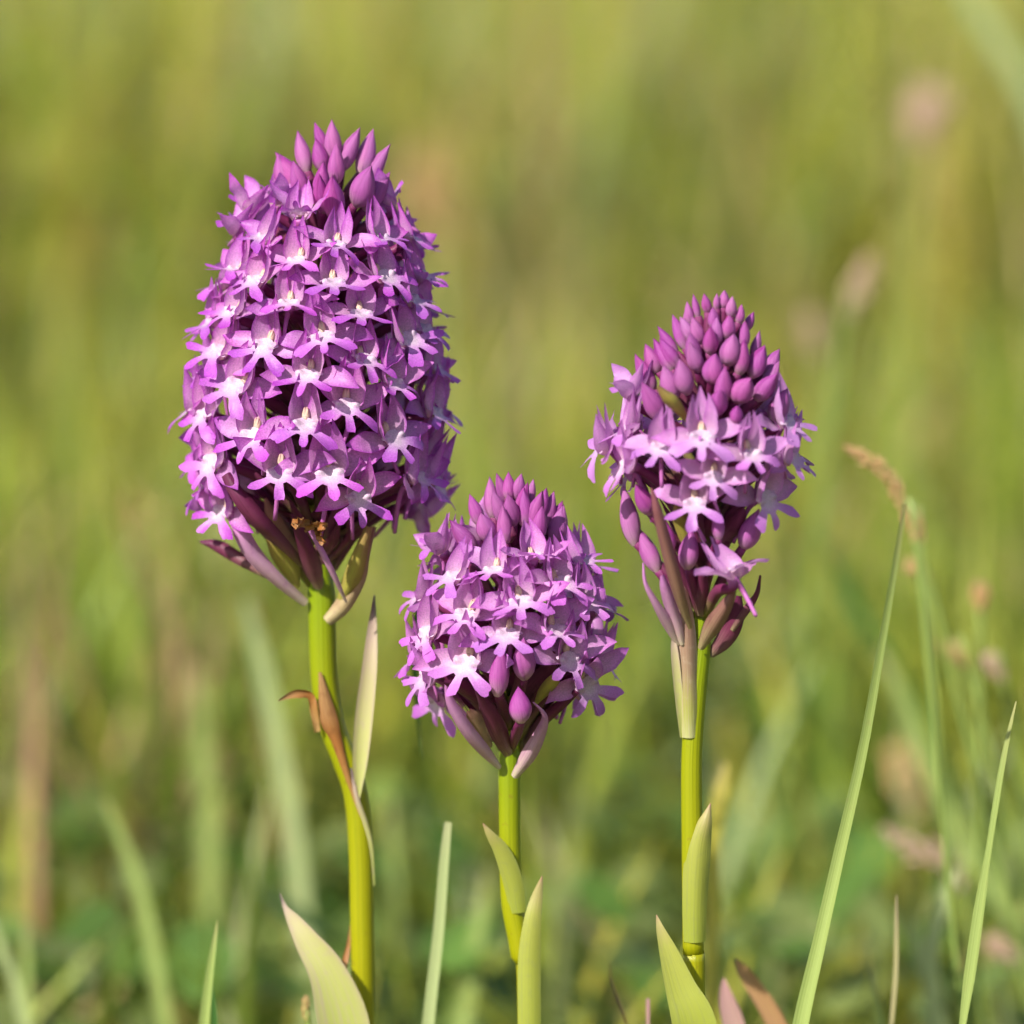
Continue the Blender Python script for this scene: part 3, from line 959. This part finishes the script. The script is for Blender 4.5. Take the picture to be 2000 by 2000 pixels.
# sheathing leaves on the stem
A.leaf('sheath_leaf', [(697, 1575), (700, 1540), (704, 1480), (711, 1400), (721, 1310), (727, 1230), (731, 1162)], [4, 14, 30, 35, 30, 19, 3], [-.0024, -.0024, -.002, -.0015, -.001, 0, 0], 'sheath_pale', 0.35, nu=34, label='pale pinkish sheath leaf with a dark tip')
A.leaf('sheath_leaf', [z6(790, 1900), z6(700, 1640), z6(590, 1280), z6(520, 1080), z6(450, 700)], [5, 9, 22, 34, 6], [-.0022, -.0023, -.0024, -.0027, -.0024], 'dry', -0.5, nu=26, ruffle=.12, label='dried orange brown sheath')
A.leaf('sheath_leaf', [z6(430, 1200), z6(400, 1020), z6(370, 900), z6(250, 880), z6(100, 935)], [12, 16, 14, 16, 3], [-.0022, -.0022, -.0022, -.003, -.004], 'dry', 0.4, nu=24, wav=.2, ruffle=.35, label='withered brown leaf tip sticking out sideways')
A.leaf('sheath_leaf', [(690, 2120), (672, 2000), (640, 1900), (600, 1838), (572, 1795), (557, 1772), (547, 1745)], [70, 100, 74, 50, 26, 9, 2], [-.0045, -.0050, -.0048, -.004, -.003, -.0025, -.002], 'sheath_pale', 0.22, nu=34, label='broad pale yellow green sheath leaf with a dark tip')
A.leaf('sheath_leaf', [(731, 1730), (726, 1660), (714, 1610), (697, 1560), (686, 1500)], [3, 7, 9, 9, 4], [-.0012, -.0020, -.0024, -.0027, -.0024], 'sheath_pale', -0.4, nu=20, label='pale seam of the sheath running down the stem')
A.leaf('sheath_leaf', [z7(690, 1010), z7(705, 930), z7(725, 840), z7(735, 740)], [16, 14, 8, 3], [-.001, -.001, 0, 0], 'dry', 0.2, nu=12)

# ------------------------------------------------------------------ the short orchid
B = Orchid('orchid', 'short orchid with a rounded pink-purple flower head and dark buds on top', -0.012,
           [(1004, 945), (1000, 1100), (997, 1300), (996, 1480)],
           [(930, 20), (980, 52), (1020, 85), (1060, 118), (1110, 150), (1180, 175), (1260, 182), (1310, 175), (1360, 150), (1420, 110)],
           [(960, 62), (1060, 46), (1120, 34), (1200, 22), (1280, 8), (1360, -12)],
           [(1033, 2000, 44), (1018, 1860, 44), (1000, 1760, 43), (996, 1640, 42), (995, 1520, 43), (996, 1440, 38), (997, 1300, 30), (1000, 1100, 26), (1004, 945, 12)], 0.16, None)
for x, y, s_, ro, kw in [
    (660, 620, 1.0, .0, {}), (885, 545, .95, .15, dict(de=.1, young=.5)), (430, 660, 1.0, -.3, {}), (1040, 690, 1.0, .15, {}), (810, 795, 1.05, .0, {}), (505, 875, 1.05, -.15, {}),
    (740, 985, 1.08, .02, {}), (1010, 960, 1.05, .1, {}), (280, 980, 1.05, -.35, {}), (505, 1145, 1.15, -.2, {}), (1085, 1125, 1.1, .2, {}), (245, 770, 1.0, -.35, {}), (275, 1230, 1.1, -.3, {}),
    (340, 500, .95, -.35, dict(young=.6)), (1150, 570, 1.0, .3, {}), (1180, 800, 1.0, .3, {})]:
    B.flower(*z3(x, y), sc_=s_, roll=ro, **kw)
B.flower(P=px(*z3(1185, 1270), -0.018), n_=np.array([0.6, -0.65, -0.3]), sc_=1.1, roll=.4, bract=False)
B.flower(P=px(*z3(330, 1370), -0.004), n_=np.array([-0.55, -0.45, -0.55]), sc_=1.1, roll=-.3, bract=False)
for x, y, l_, w_ in [(640, 215, 76, 38), (700, 160, 60, 26), (745, 145, 54, 30), (800, 150, 60, 30), (755, 280, 72, 34), (895, 290, 84, 38), (825, 215, 62, 30), (870, 180, 52, 24), (975, 285, 66, 32), (1030, 365, 80, 42), (550, 280, 66, 32), (610, 375, 64, 44), (480, 430, 74, 40)]:
    B.bud(*z3(x, y), l_, w_)
B.bud(*z3(690, 1200), 92, 42, lean=78, drop=.006)
B.bud(*z3(830, 1130), 80, 46, lean=74, drop=.008)
P = px(*z3(808, 1395), -0.024)
B.bud(0, 0, 66, 52, P=P, lean=80, drop=0.009)
for phi in (2.2, 3.1, 4.1):
    for y in (985, 1015):
        B.bud(0, y, 70, 34, P=B.at(y, phi + y * .01))
B.fill(1045, 1345, 0.0056, 3500, lambda y: 1.05, 1.15, 5)
B.leaf('bract', [z3(695, 1760), z3(610, 1670), z3(500, 1540), z3(410, 1390), z3(375, 1260)], [10, 24, 26, 18, 3], [-.002, -.005, -.008, -.010, -.011], 'bract_lilac', -0.9)
B.leaf('bract', [z3(750, 1685), z3(690, 1570), z3(620, 1430), z3(550, 1310)], [20, 36, 30, 4], [-.003, -.007, -.010, -.013], 'bract', -0.6)
B.leaf('bract', [z3(700, 1480), z3(580, 1370), z3(460, 1290), z3(370, 1265)], [20, 30, 26, 5], [-.002, -.006, -.010, -.012], 'bract', -0.6)
B.leaf('seed_pod', [z3(640, 1640), z3(600, 1570), z3(550, 1480), z3(515, 1430)], [10, 30, 28, 8], [-.003, -.005, -.007, -.008], 'bract_tan', -0.9)
B.leaf('bract', [z3(775, 1815), z3(850, 1700), z3(920, 1560), z3(945, 1460), z3(880, 1380)], [16, 30, 22, 10, 3], [-.0025, -.005, -.008, -.010, -.012], 'bract_lilac', -0.8)
B.leaf('bract', [z3(840, 1640), z3(930, 1500), z3(1040, 1390), z3(1130, 1310)], [16, 22, 20, 12], [0, -.002, -.005, -.007], 'bract', -0.8)
B.leaf('seed_pod', [z3(890, 1400), z3(940, 1330), z3(1000, 1260), z3(1035, 1225)], [6, 24, 22, 8], [-.006, -.008, -.010, -.010], 'bract_green', -0.9)
B.leaf('bract', [z3(790, 1480), z3(870, 1330), z3(960, 1210), z3(1000, 1090)], [30, 46, 34, 6], [-.001, -.005, -.008, -.010], 'bract', -0.5)
B.leaf('bract', [z3(745, 1390), z3(790, 1290), z3(800, 1200), z3(785, 1090)], [8, 16, 12, 2], [-.006, -.010, -.012, -.013], 'bract', -0.6)
B.leaf('bract', [z3(750, 470), z3(760, 430), z3(765, 375)], [8, 18, 3], [-.005, -.006, -.006], 'bract', -0.6)
B.leaf('sheath_leaf', [(1011, 1784), (1006, 1745), (995, 1700), (978, 1660), (957, 1630), (943, 1608)], [30, 36, 38, 30, 16, 2], [-.0017, -.0019, -.0022, -.0026, -.003, -.003], 'sheath_green', -0.35, nu=26, label='green sheath leaf bending away with a reddish tip')
B.leaf('sheath_leaf', [(1034, 2140), (1034, 2000), (1034, 1880), (1040, 1800), (1049, 1752), (1059, 1711)], [44, 44, 44, 34, 22, 2], [-.0030, -.0032, -.0030, -.0028, -.0022, -.002], 'sheath_green', -0.35, nu=30, label='upright green sheath leaf clasping the lower stem')

# ------------------------------------------------------------------ the pale orchid
Cc = Orchid('orchid', 'paler orchid with a cone of many closed buds above a ring of open flowers', -0.024,
            [(1404, 600), (1390, 760), (1375, 950), (1370, 1230)],
            [(575, 18), (610, 45), (650, 68), (700, 92), (750, 118), (800, 145), (860, 165), (920, 165), (980, 130), (1060, 95), (1150, 60)],
            [(600, 66), (740, 48), (820, 30), (900, 16), (960, 4), (1050, -15)],
            [(1356, 2000, 42), (1354, 1850, 41), (1352, 1650, 41), (1351, 1480, 40), (1360, 1350, 40), (1370, 1260, 36), (1371, 1200, 32), (1375, 950, 28), (1390, 760, 22), (1404, 600, 10)], 0.30, None)
for x, y, s_, ro, kw in [
    (970, 1165, 1.0, .0, dict(de=-.1)), (670, 1250, .95, -.2, {}), (1060, 1465, .95, .0, {}), (915, 1665, .92, -.05, dict(de=.1)), (1340, 1295, 1.0, .15, {}), (410, 1110, 1.0, -.25, {}),
    (395, 1385, 1.05, -.3, {}), (1450, 1625, 1.05, .35, {}), (1600, 1050, 1.0, .3, {}), (230, 1240, 1.0, -.35, {}), (1640, 1330, 1.0, .35, {}), (420, 830, .9, -.3, dict(de=.2, young=.8))]:
    Cc.flower(*z4(x, y), sc_=s_, roll=ro, **kw)
Cc.flower(P=px(*z5(1010, 690), -0.034), n_=np.array([0.2, -0.25, 0.95]), sc_=1.15, roll=.1, bract=False)
for x, y, l_, w_ in [(920, 185, 42, 18), (870, 240, 44, 20), (1000, 165, 40, 24), (1080, 150, 30, 16), (1140, 135, 36, 22), (1190, 190, 40, 24), (1260, 245, 38, 20), (1060, 275, 46, 24), (1170, 340, 50, 32), (800, 385, 70, 30), (930, 370, 54, 28), (1035, 440, 62, 34),
                     (900, 510, 66, 38), (1190, 510, 62, 42), (1290, 395, 50, 24), (1330, 300, 40, 22), (1380, 480, 54, 22), (710, 450, 64, 28), (670, 560, 66, 34), (590, 580, 60, 36), (820, 715, 66, 42), (1055, 655, 56, 44), (1090, 905, 64, 44), (1280, 810, 66, 50), (1390, 600, 64, 42), (1500, 620, 58, 36), (1455, 790, 74, 40), (600, 900, 78, 48), (540, 690, 84, 38), (1230, 1000, 40, 30), (1560, 930, 60, 44)]:
    Cc.bud(*z4(x, y), l_, w_)
for x, y, l_, w_, le in [(345, 350, 100, 42, 62), (465, 560, 92, 38, 68), (440, 240, 70, 40, 60), (1115, 430, 82, 46, 60), (725, 555, 70, 44, 84), (910, 400, 54, 30, 78), (590, 470, 66, 32, 72)]:
    Cc.bud(*z5(x, y), l_, w_, lean=le, drop=.008)
for phi in (2.1, 3.1, 4.2):
    for y in (640, 690, 740):
        Cc.bud(0, y, 44 + (y - 600) * .2, 24 + (y - 600) * .12, P=Cc.at(y, phi + y * .013))
Cc.fill(800, 935, 0.0054, 2500, lambda y: 1.0, 1.1, 9)
Cc.leaf('bract', [z5(665, 1160), z5(600, 1040), z5(520, 900), z5(455, 770), z5(440, 640)], [14, 22, 14, 8, 3], [-.002, -.004, -.006, -.007, -.007], 'bract_lilac', -0.8)
Cc.leaf('bract', [z5(685, 1160), z5(640, 1000), z5(590, 830), z5(560, 720)], [10, 24, 22, 8], [-.0025, -.004, -.006, -.007], 'bract_lilac', -0.8)
Cc.leaf('bract', [z5(740, 1060), z5(670, 850), z5(590, 560), z5(530, 330), z5(490, 170)], [10, 24, 24, 18, 4], [-.003, -.007, -.010, -.012, -.012], 'bract_brown', -0.9)
Cc.leaf('bract', [z5(810, 980), z5(805, 860), z5(800, 760), z5(810, 680)], [16, 28, 24, 10], [-.002, -.004, -.005, -.006], 'bract', -0.8)
Cc.leaf('bract', [z5(800, 1190), z5(870, 1060), z5(950, 930), z5(1000, 830), z5(1015, 750)], [14, 34, 26, 12, 5], [-.0025, -.005, -.007, -.008, -.008], 'bract_brown', -0.8)
Cc.leaf('bract', [z5(860, 1230), z5(950, 1130), z5(1020, 1000), z5(1040, 850)], [16, 36, 30, 10], [0, -.001, -.002, -.003], 'bract', -0.6)
Cc.leaf('bract', [z5(1000, 1070), z5(1080, 950), z5(1150, 840), z5(1175, 720)], [10, 16, 10, 4], [-.002, -.003, -.004, -.005], 'bract', -0.7)
Cc.leaf('bract', [z5(770, 660), z5(690, 400), z5(650, 260)], [20, 34, 8], [-.001, -.004, -.006], 'bract_green', -0.7)
Cc.leaf('bract', [z5(830, 560), z5(800, 400), z5(780, 200)], [30, 44, 10], [-.001, -.003, -.005], 'bract', -0.7)
Cc.leaf('bract', [z5(880, 600), z5(1000, 420), z5(1070, 300)], [24, 36, 10], [-.001, -.004, -.006], 'bract', -0.7)
Cc.leaf('bract', [z4(860, 1060), z4(760, 920), z4(640, 790)], [10, 26, 8], [-.008, -.011, -.012], 'bract_green', -0.9)
Cc.leaf('sheath_leaf', [(1348, 1442), (1346, 1390), (1344, 1310), (1340, 1220), (1333, 1140)], [34, 38, 38, 34, 12], [-.0017, -.0020, -.0022, -.0026, -.003], 'sheath_brown', -0.8, nu=26, ruffle=.05, label='brownish papery sheath on the upper stem')
Cc.leaf('sheath_leaf', [(1334, 1440), (1326, 1360), (1318, 1280), (1314, 1235)], [12, 16, 15, 4], [-.001, -.0015, -.002, -.002], 'sheath_pale', 0.3, nu=16)
Cc.leaf('sheath_leaf', [(1357, 1842), (1357, 1780), (1360, 1710), (1366, 1650), (1378, 1605), (1388, 1569)], [42, 46, 50, 46, 26, 2], [-.0017, -.0018, -.0019, -.0019, -.0018, -.001], 'sheath_green', -0.60, nu=26, ruffle=.04, label='light green sheath leaf wrapped round the middle stem')
Cc.leaf('sheath_leaf', [(1375, 2130), (1356, 2000), (1330, 1930), (1306, 1860), (1290, 1815), (1282, 1787)], [80, 84, 60, 36, 16, 2], [-.0045, -.005, -.0045, -.004, -.0035, -.003], 'sheath_green', 0.2, nu=30, label='broad yellow green lower sheath leaf with a pointed tip')


# ------------------------------------------------------------------ single grass blades that can be told apart
def ground_path(pts, Y):
    """pixel points (frame bottom to tip) carried on down to the soil, in steps about as long as the rest"""
    P = [px(x, y, Y + d) for x, y, d in pts]
    d = unit(P[0] - P[1])
    g_ = P[0] + np.array([d[0], d[1], 0]) * (P[0][2] / max(0.4, -d[2])) * 0.55
    g_[2] = 0.0
    seg = np.linalg.norm(P[0] - P[1])
    n_ = max(2, min(14, int(np.linalg.norm(P[0] - g_) / seg) + 1))
    out = []
    for i in range(n_):
        t = i / n_
        q = g_ * (1 - t) + P[0] * t
        q[0] += d[0] / max(0.4, -d[2]) * P[0][2] * -0.45 * (1 - t) * 0.0 + (P[0][0] - g_[0]) * -0.35 * t * (1 - t)
        out.append(q)
    return out + P


def blade(name, label, Y, pts, wds, mat, cup=0.5, N=(-0.4, -1, 0.25), group=None, twist=0.0, cat='grass blade'):
    P = ground_path([(p + (0,))[:3] for p in pts], Y)
    sc2 = (DIST + Y) / DIST
    Wd = [wds[0]] * (len(P) - len(wds)) + list(wds)
    base = P[0].copy()
    o = bpy.data.objects.new(name, None)
    V, F, L = strip(P, [w_ / 2 * PXM * sc2 for w_ in Wd], N, cup, 40, 7, twist, 0.02)
    o = link(name, mesh(name, [np.asarray(v) - base for v in V], F, L, mat))
    o.location = base
    tag(o, label, cat, group)
    return o


blade('grass_leaf', 'slim upright grass blade with a straw tip, outer one of two crossing blades', 0.0, [(402, 2000), (412, 1900), (420, 1840), (425, 1798)], [24, 18, 11, 2], 'blade', 0.7)
blade('grass_leaf', 'short grass blade tucked behind the slim straw-tipped blade', 0.004, [(420, 2000), (418, 1960), (414, 1925), (410, 1890)], [16, 12, 8, 2], 'blade_dark', 0.5)
blade('grass_leaf', 'pale blunt-tipped grass blade between the tall and the short orchid', 0.006, [(838, 2000), (858, 1820), (868, 1690), (876, 1606)], [26, 24, 21, 15], 'blade_pale', 0.35)
blade('grass_leaf', 'very tall slanting green grass blade topped by a bent brown seed head', -0.020, [(1566, 2000), (1600, 1850, 0), (1643, 1660, 0), (1688, 1460, -.004), (1725, 1250, -.012), (1752, 1090, -.022), (1768, 985, -.030)], [34, 29, 25, 21, 17, 13, 7], 'blade', 0.45)
blade('grass_leaf', 'shorter grass blade lying against the foot of the tall slanting blade', -0.018, [(1562, 2000), (1590, 1880), (1612, 1800), (1624, 1748)], [20, 19, 14, 4], 'blade', 0.4)
blade('grass_leaf', 'thin straw coloured upright grass blade beside the tall slanting blade', 0.010, [(1742, 2000), (1750, 1900), (1751, 1820), (1751, 1748)], [9, 10, 8, 2], 'blade_straw', 0.5)
blade('grass_leaf', 'short thin green grass blade leaning over beside the thin straw blade', 0.05, [(1722, 2000), (1710, 1940), (1702, 1880)], [18, 14, 4], 'blade', 0.4)
blade('grass_leaf', 'long uneven grass blade fading to grey brown at its upper end', -0.016, [(1882, 2000), (1898, 1900), (1918, 1760), (1930, 1680), (1952, 1540), (1970, 1440), (1985, 1370)], [16, 27, 24, 15, 15, 11, 3], 'blade', 0.5, twist=0.5)
blade('grass_leaf', 'rusty orange pointed leaf beside the foot of the paler orchid', 0.020, [(1518, 2000), (1490, 1950), (1455, 1900), (1437, 1874)], [40, 36, 28, 6], 'leaf_rust', 0.3)
blade('grass_leaf', 'small pink-edged leaf between the paler orchid and the rusty leaf', 0.016, [(1436, 2000), (1424, 1960), (1417, 1930), (1414, 1910)], [46, 36, 20, 3], 'leaf_pink', 0.4)
blade('dry_stalk', 'dark brown withered stalk with crinkled edges near the short orchid', 0.012, [(1226, 2000), (1212, 1960), (1196, 1915), (1192, 1880)], [12, 16, 14, 5], 'dry_dark', 0.5, twist=2.0, cat='stalk')
blade('dry_stalk', 'thin short pinkish straw stub next to the broad lower sheath leaf', 0.004, [(1266, 2000), (1266, 1975), (1266, 1950)], [7, 8, 7], 'leaf_pink', 0.6, cat='stalk')
blade('grass_leaf', 'narrow dark green blade arching over and hanging behind the short orchid head', 0.02, [(1030, 2000), (1000, 1650), (985, 1350), (940, 1150), (860, 1110), (815, 1200), (812, 1330), (825, 1482)], [6, 8, 10, 12, 14, 15, 13, 3], 'blade_dark', 0.4)
blade('grass_leaf', 'yellow blurred leaf standing just behind the stem of the paler orchid', 0.10, [(1398, 1640), (1400, 1600), (1408, 1540), (1416, 1490)], [30, 34, 30, 10], 'blade_yellow', 0.3)
# soft blades further back
soft = [
    ('wide pale blade leaning behind the stem of the tall orchid', 0.22, [(590, 1760), (565, 1560), (520, 1330), (480, 1170)], [40, 40, 36, 14], 'blade_pale'),
    ('long curved green blade behind the slim straw-tipped blade', 0.16, [(325, 2000), (285, 1780), (240, 1640), (205, 1560)], [34, 32, 24, 6], 'blade'),
    ('broad green blade with a slight lean beside the wide pale blade', 0.30, [(420, 2000), (410, 1700), (400, 1500), (380, 1300)], [40, 44, 40, 12], 'blade'),
    ('upright green blade between the blunt-tipped blade and the tall orchid stem', 0.24, [(775, 2000), (770, 1850), (768, 1700), (760, 1560)], [38, 36, 30, 10], 'blade'),
    ('long diagonal green blade crossing behind the tall slanting blade', 0.20, [(2040, 1860), (1930, 1720), (1840, 1560), (1770, 1380), (1720, 1270)], [36, 36, 34, 28, 12], 'blade'),
    ('dark diagonal blade beside the flowers of the paler orchid', 0.28, [(1760, 1330), (1700, 1230), (1650, 1140), (1600, 1040)], [28, 30, 26, 10], 'blade_dark'),
    ('pale arching blade reaching the top corner of the meadow', 0.45, [(2150, 900), (2060, 330), (2000, 160), (1900, 0), (1860, -80)], [50, 44, 40, 34, 12], 'blade_pale'),
    ('narrow green blade at the meadow edge beside the long curved blade', 0.14, [(55, 2000), (52, 1880), (52, 1800)], [22, 20, 6], 'blade'),
    ('drooping pale blade low beside the narrow green blade', 0.12, [(60, 2060), (30, 1920), (0, 1840), (-30, 1760)], [24, 22, 18, 6], 'blade_pale'),
    ('forked pale blade low between the straw blade and the long uneven blade', 0.09, [(1830, 2000), (1820, 1860), (1850, 1740), (1870, 1700)], [34, 32, 24, 6], 'blade_pale'),
    ('faint grey green blade leaning low behind the thin straw blade', 0.12, [(1840, 2000), (1800, 1860), (1778, 1790)], [30, 28, 8], 'blade_pale'),
    ('dull green blade behind the foot of the short orchid', 0.18, [(905, 2000), (930, 1850), (950, 1700)], [36, 30, 8], 'blade'),
]
for lb, Y, pts, wds, mt in soft:
    blade('grass_leaf', lb, Y, pts, wds, mt, 0.4, group='soft grass blades behind the orchids')


def seed_head(label, Y, axis_pts, wid, mat, stalk=True, loose=0.5, n_=46, group='grass seed heads in the meadow'):
    """axis_pts: pixels from the foot of the head to its tip; spikelets round it, thin stalk down to the ground"""
    P = catmull([px(x, y, Y) for x, y in axis_pts], 24)
    sc2 = (DIST + Y) / DIST
    root = bpy.data.objects.new('grass_stalk', None)
    root.empty_display_size = 0.01
    COL.objects.link(root)
    f0 = P[0].copy(); d = unit(P[0] - P[3])
    if stalk is True:
        gx = f0 + np.array([min(.03, max(-.03, d[0] * .05)), 0, 0])
        if d[2] < 0:
            gx = f0 + np.array([d[0] / max(.4, -d[2]) * f0[2] * .35, 0, 0])
        gx[2] = 0
        sp_ = [gx, (gx * .55 + f0 * .45) + np.array([(f0[0] - gx[0]) * .1, 0, 0]), f0, *P[4::6]]
    else:
        sp_ = [np.array(q) for q in stalk] + [f0, *P[4::6]]
    base = sp_[0].copy()
    root.location = base
    tag(root, label, 'grass stalk', group)
    V, F, L = tube(sp_, [0.0005 * sc2, 0.0004 * sc2, 0.0003 * sc2], 30, 7)
    link('stem', mesh('stem', [v - base for v in V], F, L, 'blade'), root)
    T = tangents(P)
    parts = []
    W_ = wid / 2 * PXM * sc2
    for i in range(n_):
        u = (i + .5) / n_
        q = u * 23
        p = P[int(q)] * (1 - q % 1) + P[min(23, int(q) + 1)] * (q % 1)
        t = T[int(q)]
        a = i * 2.4
        s_ = unit(np.cross(t, (0.2, 0.9, 0.3)))
        b = np.cross(t, s_)
        rd = s_ * math.cos(a) + b * math.sin(a)
        env = math.sin(math.pi * (0.12 + 0.83 * u)) * (1 + rng.uniform(-.3, .3))
        c0 = p + rd * W_ * 0.25 * env
        c1 = p + (rd * (0.8 + loose * .2) + t * 1.3) * W_ * env
        parts.append(tube([c0, (c0 + c1) / 2, c1], [W_ * .10, W_ * .34, W_ * .05], 5, 6))
    V, F, L = join(parts)
    link('seed_head', mesh('seed_head', [v - base for v in V], F, L, mat), root)
    return root


# the bent brown head on top of the tall slanting blade
tip = px(1768, 985, 0.012)
bb = [np.array([tip[0], 0.06, 0.0]), np.array([tip[0] + 0.004, 0.06, 0.08])]
seed_head('bent orange brown seed head nodding over above the tall slanting blade', 0.06, [(1790, 1060), (1762, 985), (1735, 930), (1690, 895), (1650, 872)], 34, 'seed', True, 0.4, 56)
sd_list = [
    ('orange seed tuft low on the open stalk beside the tall slanting blade', 0.10, [(1800, 1060), (1790, 1030), (1780, 1000)], 34, 'seed'),
    ('small orange seed tuft under the bent seed head', 0.11, [(1815, 1135), (1795, 1115), (1770, 1105)], 30, 'seed'),
    ('rounded pale orange seed tuft standing alone beside the open stalk', 0.12, [(1915, 1195), (1915, 1170), (1912, 1140)], 36, 'seed'),
    ('slanting orange seed tuft below the rounded pale tuft', 0.13, [(1890, 1300), (1865, 1275), (1840, 1255)], 32, 'seed'),
    ('pink brown seed tuft lowest on the open stalk', 0.14, [(1960, 1330), (1945, 1305), (1930, 1280)], 36, 'seed_pink'),
    ('pink seed spike lying across behind the long uneven blade', 0.16, [(1885, 1740), (1850, 1690), (1790, 1660), (1725, 1620)], 50, 'seed_pink'),
    ('pale pink seed spike low behind the long uneven blade', 0.16, [(1990, 1880), (1965, 1860), (1930, 1830)], 40, 'seed_pink'),
    ('rust brown seed plume behind the tall slanting blade', 0.32, [(1790, 1600), (1775, 1530), (1760, 1460)], 70, 'seed'),
    ('slender pinkish seed head upright above the paler orchid', 0.30, [(1650, 620), (1675, 565), (1702, 500)], 42, 'seed_pink'),
    ('faint brownish seed head low beside the slender pinkish one', 0.42, [(1600, 700), (1590, 660), (1580, 610)], 38, 'seed_pink'),
    ('fluffy pale pink seed head high in the meadow', 0.55, [(1800, 290), (1808, 240), (1818, 180)], 80, 'seed_pink'),
    ('orange pink seed head rising behind the wide pale blade', 0.45, [(325, 1150), (295, 1050), (270, 970)], 60, 'seed'),
    ('rusty seed head beside the top of the tall spike', 0.9, [(855, 480), (835, 400), (820, 300)], 80, 'seed'),
    ('tall straw coloured seed plume above the space between the orchids', 1.4, [(1260, 440), (1250, 200), (1240, -60)], 120, 'blade_straw'),
    ('pale straw seed plume beside the tall straw plume', 1.7, [(1040, 220), (1045, 120), (1050, 40)], 90, 'seed'),
    ('greyish seed head above the shoulder of the tall spike', 1.2, [(520, 260), (505, 180), (490, 90)], 80, 'seed_pink'),
    ('straw seed spikelet poking up at the foot of the broad pale sheath leaf', 0.006, [(603, 2010), (597, 1975), (598, 1945)], 18, 'seed'),
]
for lb, Y, ap, wd_, mt in sd_list:
    seed_head(lb, Y, ap, wd_, mt, True, 0.6, 30)
